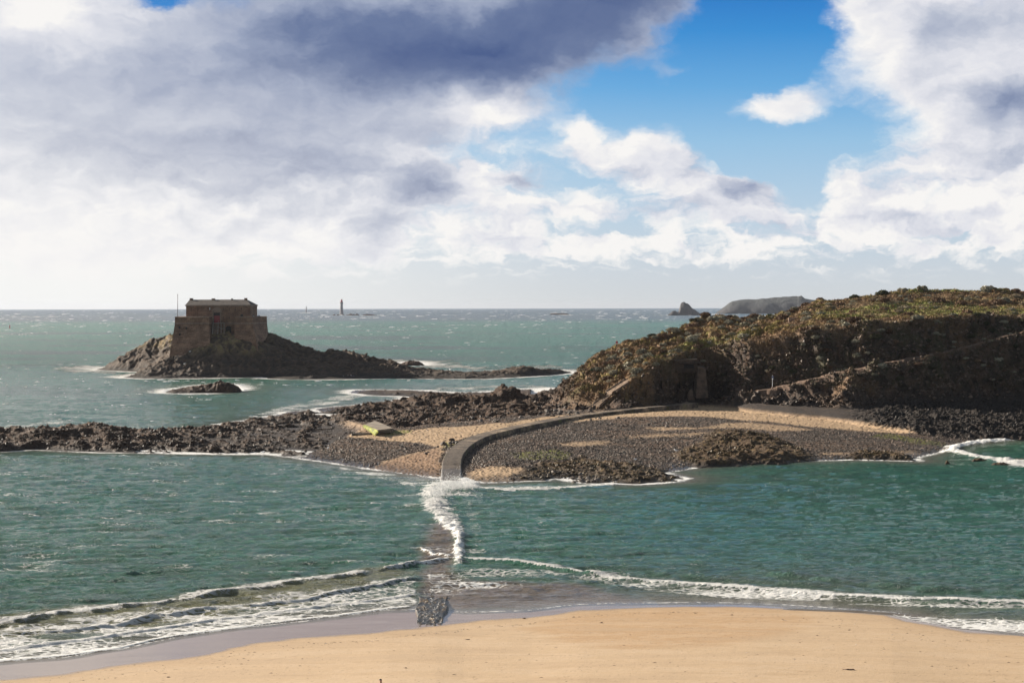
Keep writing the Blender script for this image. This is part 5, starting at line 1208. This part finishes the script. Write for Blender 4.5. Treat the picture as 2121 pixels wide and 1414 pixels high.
for dx, lab in ((-.15, 'person in a white top sitting aft in the dinghy'), (.65, 'person in a white top sitting forward in the dinghy')):
    po = thing('person', lab, 'person', (bp_[0] + dx, bp_[1], .62))
    grow('body', [(0, 0, .08, .16), (0, 0, .32, .15), (0, 0, .50, .15), (0, 0, .6, .06), (0, 0, .7, .09), (0, 0, .8, .08), (.1, -.3, .12, .08), (.1, -.38, -.25, .06), (-.1, -.3, .12, .08), (-.1, -.38, -.25, .06), (.2, 0, .5, .06), (.24, -.12, .25, .045), (.1, -.32, .2, .035), (-.2, 0, .5, .06), (-.24, -.12, .25, .045), (-.1, -.32, .2, .035)],
         [(0, 1), (1, 2), (2, 3), (3, 4), (4, 5), (0, 6), (6, 7), (0, 8), (8, 9), (2, 10), (10, 11), (11, 12), (2, 13), (13, 14), (14, 15)], M_SKIN, po)
    grow('jacket', [(0, 0, .08, .19), (0, 0, .32, .18), (0, 0, .50, .18), (.2, 0, .5, .08), (.245, -.12, .25, .06), (-.2, 0, .5, .08), (-.245, -.12, .25, .06)], [(0, 1), (1, 2), (2, 3), (3, 4), (2, 5), (5, 6)], M_WHITE, po)
# gulls (white specks on the reefs)
def gull_mesh():
    V = []; Fc = []; n = 8
    st_ = [(-.24, .02, .10), (-.16, .05, .10), (-.05, .085, .10), (.07, .085, .12), (.14, .055, .17), (.18, .045, .21), (.22, .02, .215), (.27, .006, .205)]
    for x_, r, z_ in st_:
        for k in range(n): V.append((x_, r * math.cos(2 * math.pi * k / n), z_ + .1 + r * math.sin(2 * math.pi * k / n)))
    for j in range(len(st_) - 1):
        for k in range(n): Fc.append((j * n + k, j * n + (k + 1) % n, (j + 1) * n + (k + 1) % n, (j + 1) * n + k))
    Fc += [tuple(range(n)), tuple(range((len(st_) - 1) * n, len(st_) * n))[::-1]]
    m_ = MB(); m_.add(V, Fc); m_.bar((0, .03, 0), (0, .03, .14), .008); m_.bar((0, -.03, 0), (0, -.03, .14), .008); return m_
g0 = gull_mesh().build('gull', M_WHITE, None, True); gme = g0.data
spots = [(544, 939.5, 'gull standing on the pebbles by the water at the end of the left reef'), (679, 933, 'gull on the cobbles below the broken slipway'), (1400, 937, 'gull on the cobbles left of the weedy rock mound'), (1316, 955, 'gull near the brown weed belt'), (417, 911, 'gull resting on the middle of the long left reef')]
for k, (a, b_, lb) in enumerate(spots):
    z_ = 1.0
    for _ in range(4): x_, y_ = at_z(a, b_, z_); z_ = float(ground_z(x_, y_)[0])
    o = g0 if k == 0 else g0.copy()
    if k: C.objects.link(o)
    o.location = (float(x_), float(y_), z_ + .02); o.rotation_euler.z = k * 1.3; o.scale = (1.5, 1.5, 1.5)
    tag(o, lb, 'gull', 'gulls on the shore')
for a, b_, y_, lb in ((393.5, 718.5, 643.2, 'gull perched against the foot of the left bastion'), (382, 740.5, 636.8, 'gull on the dark rock below the fort'), (563.5, 694, 668, 'gull on the rock to the right of the fort')):
    o = g0.copy(); C.objects.link(o); x_ = P3(a, b_, y_)[0]
    o.location = (x_, y_, float(island_height(np.array([x_]), np.array([y_]))[0][0]) + .3); o.scale = (1.8, 1.8, 1.8); tag(o, lb, 'gull', 'gulls on the shore')
M_DRIFT = simple_mat('driftwood', (.11, .055, .035), .85, .4, 3, .4)
def bz1(x_, y_): return float(beach_z(np.array([x_]), np.array([y_]))[0][0])
def drift(px, py, ln, r, lb, rz=.05):
    x_, y_ = at_z(px, py, .5); z_ = bz1(x_, y_); x_, y_ = at_z(px, py, z_); z_ = bz1(x_, y_)
    m_ = MB(); n = 9
    P = [(-ln / 2 + ln * k / 7, .05 * math.sin(k * 1.7), .3 * r + .03 * math.cos(k * 2.1)) for k in range(8)]; R_ = [.2 * r, .6 * r, r, 1.1 * r, 1.2 * r, 1.3 * r, r, .3 * r]
    V = [(p_[0], p_[1] + q_ * 1.6 * math.cos(2 * math.pi * k / n), p_[2] + q_ * math.sin(2 * math.pi * k / n)) for p_, q_ in zip(P, R_) for k in range(n)]
    Fc = [(j * n + k, j * n + (k + 1) % n, (j + 1) * n + (k + 1) % n, (j + 1) * n + k) for j in range(7) for k in range(n)] + [tuple(range(n)), tuple(range(7 * n, 8 * n))[::-1]]
    m_.add(V, Fc); o = m_.build('driftwood', M_DRIFT, None, True); o.location = (float(x_), float(y_), z_); o.rotation_euler.z = rz; tag(o, lb, 'driftwood')
drift(1758, 1387, .85, .045, 'dark piece of driftwood lying on the dry sand at the lower right', -.1)
drift(968, 1323, .40, .03, 'short stick on the sand below the cobbled ramp')
drift(840, 1383, .22, .025, 'small dark scrap on the sand near the bottom centre')
drift(1085, 1279, .28, .05, 'dark clump on the wet sand edge right of the ramp')
drift(1515, 1272, .25, .03, 'small stick near the water edge, right of the middle')
drift(348, 1401, .25, .03, 'small stick on the sand at the lower left')
drift(1245, 1288, .25, .035, 'thin twig on the golden sand right of centre', .4)
# ============================================================= loose stones, shrubs and heath on the land grid
GX, GY, GZ, GM = LANDGRID['X'], LANDGRID['Y'], LANDGRID['Z'], LANDGRID['M']
PXg, PYg = project(GX, GY, GZ)
runmin = np.minimum.accumulate(PYg, axis=0)
vis = (PYg <= runmin + .8) & (PXg > -60) & (PXg < 2190)
dPY = np.abs(np.gradient(PYg, axis=0)) ; dPX = np.abs(np.gradient(PXg, axis=1))
areaw = dPY * dPX * vis
wr = areaw.ravel()
def pick(mask, n, seed):
    r = np.random.default_rng(seed); w_ = (wr * mask.ravel()); w_ = w_ / w_.sum()
    return r.choice(len(w_), n, p=w_)
OCT_V = np.array([(1, 0, 0), (-1, 0, 0), (0, 1, 0), (0, -1, 0), (0, 0, 1), (0, 0, -1)], float)
OCT_F = np.array([(0, 2, 4), (2, 1, 4), (1, 3, 4), (3, 0, 4), (2, 0, 5), (1, 2, 5), (3, 1, 5), (0, 3, 5)])
def stones(idx, s, cols, name, label, seed, rough=.7):
    r = np.random.default_rng(seed); n = len(idx)
    px_, py_, pz_ = GX.ravel()[idx] + r.uniform(-.3, .3, n), GY.ravel()[idx] + r.uniform(-.2, .2, n), GZ.ravel()[idx]
    V = OCT_V[None] * (s[:, None, None] * r.uniform(.55, 1.25, (n, 6, 1))); V[:, :, 2] *= .7
    a = r.uniform(0, 6.28, n); c_, s_ = np.cos(a)[:, None], np.sin(a)[:, None]
    tlt = r.uniform(-.5, .5, n)[:, None]
    V2 = V.copy(); V2[:, :, 0] = V[:, :, 0] * c_ - V[:, :, 1] * s_; V2[:, :, 1] = V[:, :, 0] * s_ + V[:, :, 1] * c_; V2[:, :, 2] += V[:, :, 0] * tlt
    V2 += np.stack([px_, py_, pz_ + s * .15], 1)[:, None]
    Fc = (OCT_F[None] + (np.arange(n) * 6)[:, None, None]).reshape(-1, 3)
    al = np.repeat(cols, 6, axis=0)
    mt_ = MAT_STONE
    return tag(link(name, mesh_from(name, V2.reshape(-1, 3), Fc, mt_, {'alb': al}, smooth=False)), label, name.replace('_', ' '), None, 'stuff')
MAT_STONE, t, b = new_mat('loose_stone')
tc = t.node('ShaderNodeTexCoord').outputs['Object']; g = t.math('ADD', .6, t.math('MULTIPLY', t.noise(tc, 5, 3, .6), .8))
t.put(b.inputs['Base Color'], t.vmath('MULTIPLY', t.attr('alb', 'Color'), t.comb(g, g, g))); b.inputs['Roughness'].default_value = .62
Mk = GM; land_ = (Mk['dd'] > .6)
cobm = land_ * (1 - Mk['rock']) * (1 - Mk['onhill']) * (.06 + .94 * (sandm < .35))
idx = pick(cobm * (GZ > .15), 42000, 1); r = np.random.default_rng(2)
s = .07 + .17 * r.random(len(idx)) ** 3; g = .035 + .12 * r.random(len(idx)) ** 2.2 + .25 * (r.random(len(idx)) > .975)
stones(idx, s, np.stack([g * 1.3, g * .94, g * .70], 1), 'cobbles', 'dark loose cobbles covering the flats', 3)
idx = pick((Mk['rock'] * land_ + Mk['shelf'] * Mk['onhill']) * (GZ > .1), 12000, 5)
s = .07 + .30 * r.random(len(idx)) ** 3.5; g = .7 + .8 * r.random(len(idx)); wv = (Mk['mW'] + Mk['mW2'] + Mk['mR'] + Mk['mB']).ravel()[idx] > .5
g = g * (1 - .6 * (Mk['shelf'] * Mk['onhill']).ravel()[idx])  # rubble on the shelf darkened along with its painted shade
base = np.where(wv[:, None], np.array([(.085, .055, .020)]), np.array([(.050, .032, .022)]))
stones(idx, s, base * g[:, None], 'reef_rubble', 'broken brown rock rubble strewn over the reefs', 6)
idx = pick(Mk['cliff'] * Mk['onhill'] * (1 - Mk['path']), 5000, 15)
s = .12 + .5 * r.random(len(idx)) ** 3; g = .6 + 1.0 * r.random(len(idx))
stones(idx, s, np.array([(.10, .066, .045)]) * g[:, None], 'cliff_rubble', 'earthy loose rock on the cliff faces', 16)

# individual boulders
def boulder_mesh(k):
    import bmesh
    bm = bmesh.new(); bmesh.ops.create_icosphere(bm, subdivisions=2, radius=1)
    for v in bm.verts:
        p = v.co; d = 1 + .35 * float(noise(np.array([p.x * 1.3 + k * 9 + p.z]), np.array([p.y * 1.3 + p.z * .9]), 700 + k)[0]) + .15 * float(noise(np.array([p.x * 3 + p.z * 2]), np.array([p.y * 3 - p.z]), 720 + k)[0])
        v.co = Vector((p.x * d * 1.15, p.y * d * .95, p.z * d * .72))
    me = bpy.data.meshes.new('boulder'); bm.to_mesh(me); bm.free(); return me
BM = []
for k in range(4):
    me = boulder_mesh(k); me.materials.append(simple_mat('boulder_%s' % 'abcd'[k], [(.085, .062, .048), (.12, .09, .07), (.06, .045, .036), (.15, .12, .10)][k], .7, .3, 1.5, .6)); BM.append(me)
def put_rocks(mask, n, seed, smin, smax, label, group, dark=False, name='boulder'):
    idx = pick(mask, n, seed); r = np.random.default_rng(seed + 1)
    for q in idx:
        o = link(name, BM[int(r.integers(0, 4))]); s_ = smin + (smax - smin) * r.random() ** 2
        o.location = (float(GX.ravel()[q]), float(GY.ravel()[q]), float(GZ.ravel()[q]) + s_ * .25); o.rotation_euler = (r.uniform(-.3, .3), r.uniform(-.3, .3), r.uniform(0, 6.3)); o.scale = (s_, s_ * r.uniform(.8, 1.2), s_ * r.uniform(.8, 1.2))
        tag(o, label, 'boulder', group)
nearp = lambda pl: pxmask(pl, PXg, PYg, 3, 2)
put_rocks(nearp([(1090, 975), (1240, 985), (1240, 1003), (1130, 1000), (1090, 998)]) * (GZ > -.15), 26, 31, .2, .5, 'dark wet boulder at the water edge right of the small sand patch', 'boulders at the water edge')
put_rocks(nearp([(905, 915), (960, 908), (950, 928), (905, 932)]), 14, 33, .25, .6, 'dark boulder piled against the left side of the causeway bend', 'boulders beside the causeway bend')
put_rocks(nearp([(820, 920), (900, 925), (890, 940), (820, 938)]), 10, 35, .18, .45, 'dark boulder on the sand left of the causeway', 'boulders on the middle sand')
put_rocks(nearp([(1160, 858), (1400, 872), (1380, 885), (1180, 880)]), 40, 37, .18, .42, 'pale weathered boulder on the cobbles below the sand strip', 'pale boulders on the upper cobbles')
put_rocks(nearp([(1120, 835), (1230, 850), (1200, 862), (1110, 868)]), 30, 39, .25, .7, 'brown boulder fallen at the left foot of the hill', 'boulders at the foot of the hill')
put_rocks(nearp([(950, 866), (1110, 860), (1100, 872), (960, 882)]), 24, 41, .2, .5, 'dark boulder scattered along the front of the middle reef', 'boulders in front of the middle reef')

# shrubs
def shrub_mesh(kind, seed):
    r = np.random.default_rng(seed); n = 900
    # clustered leaf triangles over an uneven dome made of several lobes
    lob = [(r.uniform(-.45, .45), r.uniform(-.4, .4), r.uniform(.0, .25), r.uniform(.4, .68)) for _ in range(7)]
    P = []; N = []
    while len(P) < n:
        l = lob[r.integers(0, 7)]; d = r.normal(size=3); d /= np.linalg.norm(d); d[2] = abs(d[2]) * 1.0 - .15
        p = np.array(l[:3]) + d * l[3] * r.uniform(.80, 1.08)
        if p[2] < -.1: continue
        P.append(p); N.append(d)
    P = np.array(P); N = np.array(N); s = r.uniform(.07, .15, n)
    t1 = np.cross(N, r.normal(size=(n, 3))); t1 /= np.linalg.norm(t1, axis=1)[:, None]; t2 = np.cross(N, t1); up_ = N * .7 + np.array([0, 0, .5])
    a = P - t1 * s[:, None]; b_ = P + t1 * s[:, None]; c_ = P + (up_ * .9 + t2 * .5) * s[:, None] * 1.5
    V = np.stack([a, b_, c_], 1).reshape(-1, 3); Fc = np.arange(3 * n).reshape(-1, 3)
    g = np.repeat(r.uniform(.6, 1.45, n) * (1 + .3 * (r.random(n) > .85)), 3)
    # dark inner mass so that the crown is not see-through everywhere
    import bmesh
    bm = bmesh.new()
    for l in lob:
        ret = bmesh.ops.create_icosphere(bm, subdivisions=2, radius=l[3] * .84, matrix=Matrix.Translation((l[0], l[1], l[2])))
    tmp = bpy.data.meshes.new('t'); bm.to_mesh(tmp); bm.free()
    iv = np.array([v.co[:] for v in tmp.vertices]); ifc = np.array([p.vertices[:] for p in tmp.polygons]); bpy.data.meshes.remove(tmp)
    iv = iv * (1 + .12 * noise(iv[:, 0] * 5 + iv[:, 2] * 3, iv[:, 1] * 5 - iv[:, 2] * 2, seed)[:, None])
    V2 = np.concatenate([V, iv]); F2 = np.concatenate([Fc, ifc + len(V)])
    g2 = np.concatenate([g, .55 + .3 * noise(iv[:, 0] * 6, iv[:, 1] * 6 + iv[:, 2] * 5, seed + 1)])
    return mesh_from('shrub', V2, F2, kind, {'g': g2}, smooth=False)
def leaf_mat(name, c1, c2):
    mt, t, b = new_mat(name)
    oi = t.node('ShaderNodeObjectInfo').outputs['Random']; tc = t.node('ShaderNodeTexCoord').outputs['Object']
    c = t.mixc(t.step(t.math('ADD', t.noise(tc, 2.5, 3, .6), t.math('MULTIPLY', t.math('SUBTRACT', oi, .5), .35)), .38, .62), c1, c2)
    g = t.attr('g'); t.put(b.inputs['Base Color'], t.vmath('MULTIPLY', c, t.comb(g, g, g))); b.inputs['Roughness'].default_value = .8; b.inputs['Specular IOR Level'].default_value = .2
    return mt
ML = dict(grey=leaf_mat('grey_green_leaves', (.21, .19, .13), (.34, .31, .23)), brown=leaf_mat('dry_brown_twigs', (.12, .070, .042), (.22, .14, .085)), dark=leaf_mat('dark_gorse', (.030, .036, .014), (.065, .06, .028)), pale=leaf_mat('pale_dry_grass', (.24, .185, .12), (.30, .25, .17)), cliffg=leaf_mat('sea_beet_green', (.05, .07, .03), (.10, .12, .055)))
SM = {k: [shrub_mesh(m_, 900 + 7 * i + hash_) for i in range(3)] for hash_, (k, m_) in enumerate(ML.items())}
cnt = {k: 0 for k in SM}
def put_shrub(kind, x_, y_, z_, s_, lab, grp, r, flat=.75):
    o = link('shrub', SM[kind][int(r.integers(0, 3))]); o.location = (x_, y_, z_ - .1 * s_); o.rotation_euler.z = r.uniform(0, 6.3)
    o.scale = (s_ * r.uniform(.85, 1.25), s_, s_ * flat * r.uniform(.8, 1.2)); tag(o, lab, 'shrub', grp)
def scatter(mask, n, seed, kinds, smin, smax, what, where, grp):
    r = np.random.default_rng(seed); idx = pick(mask, n * 6, seed); taken = []
    for q in idx:
        if len(taken) >= n: break
        x_, y_, z_ = float(GX.ravel()[q]), float(GY.ravel()[q]), float(GZ.ravel()[q]); s_ = smin + (smax - smin) * r.random() ** 1.7
        if any(math.hypot((x_ - a) , (y_ - b_) * .5) < (s_ + c_) * .55 for a, b_, c_ in taken): continue
        taken.append((x_, y_, s_)); k = kinds[int(r.integers(0, len(kinds)))]
        put_shrub(k, x_, y_, z_, s_, {'grey': 'rounded grey-green shrub', 'brown': 'dry brown shrub', 'dark': 'dark green gorse bush', 'pale': 'pale tuft of dry grass', 'cliffg': 'green cushion plant'}[k] + ' ' + where, {'grey': 'grey-green shrubs ', 'brown': 'dry brown shrubs ', 'dark': 'gorse bushes ', 'pale': 'pale grass tufts ', 'cliffg': 'green cushion plants '}[k] + grp, r)
U_ = GM['up'] * GM['onhill']
nop = (1 - GM['path'])
scatter(U_ * nearp([(1250, 735), (1340, 680), (1480, 640), (1660, 635), (1560, 700), (1400, 735), (1300, 790), (1230, 790)]), 90, 51, ['grey', 'grey', 'brown', 'grey'], .8, 2.0, '', 'on the sunlit left slope of the hill', 'on the left slope')
scatter(U_ * nearp([(1640, 640), (1800, 612), (2160, 600), (2160, 660), (1900, 668), (1640, 700)]), 70, 53, ['grey', 'grey', 'brown', 'pale'], .8, 2.3, '', 'near the top of the hill', 'near the hill top')
scatter(GM['cliff'] * GM['onhill'] * nop * (GZ > 9) * (PXg > 1450), 90, 55, ['grey', 'brown', 'dark', 'grey'], .5, 1.4, '', 'on the shaded cliff face', 'on the shaded cliff')
scatter(GM['onhill'] * nearp([(1200, 760), (1250, 725), (1280, 740), (1260, 780), (1210, 800)]), 22, 57, ['cliffg', 'grey'], .4, 1.0, '', 'on the sea cliff at the left end of the hill', 'on the sea cliff')
# bushes that stand against the sky or the sea
r = np.random.default_rng(77)
for px, py, w_, k, lab in [(1350, 684, 13, 'dark', 'dark round bush alone on the skyline against the sea'), (1390, 680, 9, 'brown', 'small brown bush right of the dark round one on the skyline'), (1308, 700, 7, 'brown', 'low brown bush on the skyline just right of the red walker'), (1291, 706, 5, 'grey', 'small grey bush beside the red walker'),
                           (1436, 664, 10, 'dark', 'dark bush on the rising skyline left of the pointed far rock'), (1485, 646, 22, 'dark', 'broad dark bush on the knoll that overlaps the far island'), (1462, 655, 13, 'brown', 'brown bush at the left of the dark knoll bush'), (1512, 655, 14, 'brown', 'rusty brown bush right of the dark knoll bush'), (1560, 651, 20, 'brown', 'wide brown bush below the far island'), (1595, 653, 10, 'cliffg', 'low green bush in the saddle below the far island'), (1700, 622, 12, 'brown', 'brown bush on the skyline where the far island ends'), (1718, 618, 6, 'dark', 'small dark upright bush on the upper skyline'), (1668, 632, 14, 'brown', 'brown bush hiding the right end of the far island'),
                           (1755, 612, 9, 'brown', 'brown upright bush on the upper skyline'), (1770, 611, 12, 'dark', 'dark flat-topped bush on the upper skyline'), (1828, 605, 18, 'dark', 'big dark grey bush on the hill top left of the green terrace'), (1872, 600, 16, 'grey', 'grey bush on the hill top at the start of the green terrace'), (1912, 605, 15, 'grey', 'rounded grey bush below the green terrace'), (2045, 597, 18, 'grey', 'large grey bush highest on the hill, at the right end of the terrace'), (2060, 600, 6, 'brown', 'thin brown bush next to the highest grey bush'), (2105, 601, 14, 'brown', 'brown bush on the skyline near the right edge'), (2085, 602, 8, 'brown', 'small brown bush on the skyline between two larger ones'), (1915, 634, 12, 'pale', 'pale silvery bush in the middle of the upper hill'), (1735, 655, 8, 'pale', 'small pale bush on the dark upper slope')]:
    Yc_ = float(I(h_c, np.array([px]), 2)[0]) if py < 625 or px < 1700 else 440.0
    if (px, py) == (1915, 634): Yc_ = 432
    if (px, py) == (1735, 655): Yc_ = 415
    x_ = float(at_y(px, py, Yc_)[0]); gz_ = float(ground_z(x_, Yc_)[0]); zt_ = float(at_y(px, py, Yc_)[2])
    s_ = w_ * Yc_ / F * .85
    put_shrub(k, x_, Yc_, max(gz_, zt_ - s_ * 1.1), s_, lab, None, r, .85)

# heath, grass and dead bracken between the shrubs
def tufts(idx, hgt_, cols, name, label, seed):
    r = np.random.default_rng(seed); n = len(idx); k = 3
    P = np.stack([GX.ravel()[idx], GY.ravel()[idx], GZ.ravel()[idx]], 1) + np.stack([r.uniform(-.35, .35, n), r.uniform(-.25, .25, n), np.full(n, -.04)], 1)
    P = np.repeat(P, k, 0) + np.concatenate([r.normal(0, .13, (n * k, 2)), np.zeros((n * k, 1))], 1)
    h_ = np.repeat(hgt_, k) * r.uniform(.5, 1.2, n * k); a = r.uniform(0, 3.14, n * k); w_ = h_ * .32
    dx, dy = np.cos(a) * w_, np.sin(a) * w_
    A_ = P + np.stack([-dx, -dy, 0 * h_], 1); B_ = P + np.stack([dx, dy, 0 * h_], 1); T_ = P + np.stack([r.normal(.15, .35, n * k) * h_, r.normal(0, .3, n * k) * h_, h_], 1)
    V = np.stack([A_, B_, T_], 1).reshape(-1, 3)
    al = np.repeat(np.repeat(cols, k, 0), 3, 0)
    return tag(link(name, mesh_from(name, V, np.arange(len(V)).reshape(-1, 3), MAT_TUFT, {'alb': al}, smooth=False)), label, 'ground cover', None, 'stuff')
MAT_TUFT, t, b = new_mat('heath'); t.put(b.inputs['Base Color'], t.attr('alb', 'Color')); b.inputs['Roughness'].default_value = .85; b.inputs['Specular IOR Level'].default_value = .15
landcol = colr_land
idx = pick(U_ * (GZ > 4), 40000, 61); r = np.random.default_rng(62)
cc = landcol[idx] * r.uniform(.55, 1.5, (len(idx), 1)); 
dry = r.random(len(idx)) < .35; cc[dry] = cc[dry] * .4 + np.array([(.19, .13, .075)]) * r.uniform(.5, 1.2, (dry.sum(), 1))
tufts(idx, r.uniform(.12, .42, len(idx)), cc, 'heath', 'low heath and grass covering the top of the hill', 63)
idx = pick(GM['cliff'] * GM['onhill'] * (1 - GM['path']) * (GZ > 7), 12000, 64)
cc = landcol[idx] * r.uniform(.5, 1.3, (len(idx), 1)) * .5 + np.array([(.035, .035, .02)]) 
tufts(idx, r.uniform(.15, .55, len(idx)), cc, 'cliff_growth', 'dark creeping growth on the shaded cliff', 65)

# spray thrown up where the waves meet over the causeway
r = np.random.default_rng(71); n = 9000
t_ = r.random(n); pxs = np.interp(t_, [0, .5, 1], [895, 925, 972]) + r.normal(0, 9, n); pys = np.interp(t_, [0, .5, 1], [1040, 1018, 1014]) + r.normal(0, 4, n)
x_, y_ = at_z(pxs, pys, 0.0); h_ = np.abs(r.normal(0, .6, n)) * np.clip(1.3 - np.abs(t_ - .5) * 1.6, .2, 1) * 1.4
s = .012 + .045 * r.random(n) ** 2
V = OCT_V[None] * (s[:, None, None] * r.uniform(.6, 1.3, (n, 6, 1))) + np.stack([x_, y_, .15 + h_], 1)[:, None]
tag(link('sea_spray', mesh_from('sea_spray', V.reshape(-1, 3), (OCT_F[None] + (np.arange(n) * 6)[:, None, None]).reshape(-1, 3), MAT_FOAM, None)), 'burst of white spray at the seaward end of the causeway', 'sea spray', None, 'stuff')

# scraps of weed and shell strewn over the dry sand
r = np.random.default_rng(81); n = 1500
pxs = r.uniform(-80, 2200, n); pys = r.uniform(1265, 1500, n); x_, y_ = at_z(pxs, pys, .5)
lines_ = r.random(n) < .45
ysh = shore_y(np.clip(CX + F * x_ / y_, -600, 2700), DRY); y_ = np.where(lines_, ysh - 3.2 - 1.2 * fbm(x_ * .06, y_ * 0, 3, 215) + r.normal(0, .22, n), y_)
zq = beach_z(x_, y_)[0]; ok_ = (zq > .05) & (y_ < ysh - .4); x_, y_, zq = x_[ok_], y_[ok_], zq[ok_]; n = len(x_)
s = .012 + .05 * r.random(n) ** 3
V = OCT_V[None] * (s[:, None, None] * r.uniform(.5, 1.3, (n, 6, 1))); V[:, :, 0] *= r.uniform(1, 3, (n, 1)); V[:, :, 2] *= .5
V = V + np.stack([x_, y_, zq + .004], 1)[:, None]
cl_ = np.where(r.random((n, 1)) < .12, np.array([(.55, .48, .40)]), np.array([(.09, .055, .03)]) * r.uniform(.4, 1.6, (n, 1)))
tag(link('beach_debris', mesh_from('beach_debris', V.reshape(-1, 3), (OCT_F[None] + (np.arange(n) * 6)[:, None, None]).reshape(-1, 3), MAT_STONE, {'alb': np.repeat(cl_, 6, 0)}, smooth=False)), 'tiny dark scraps of weed and shell strewn over the dry sand', 'beach debris', None, 'stuff')
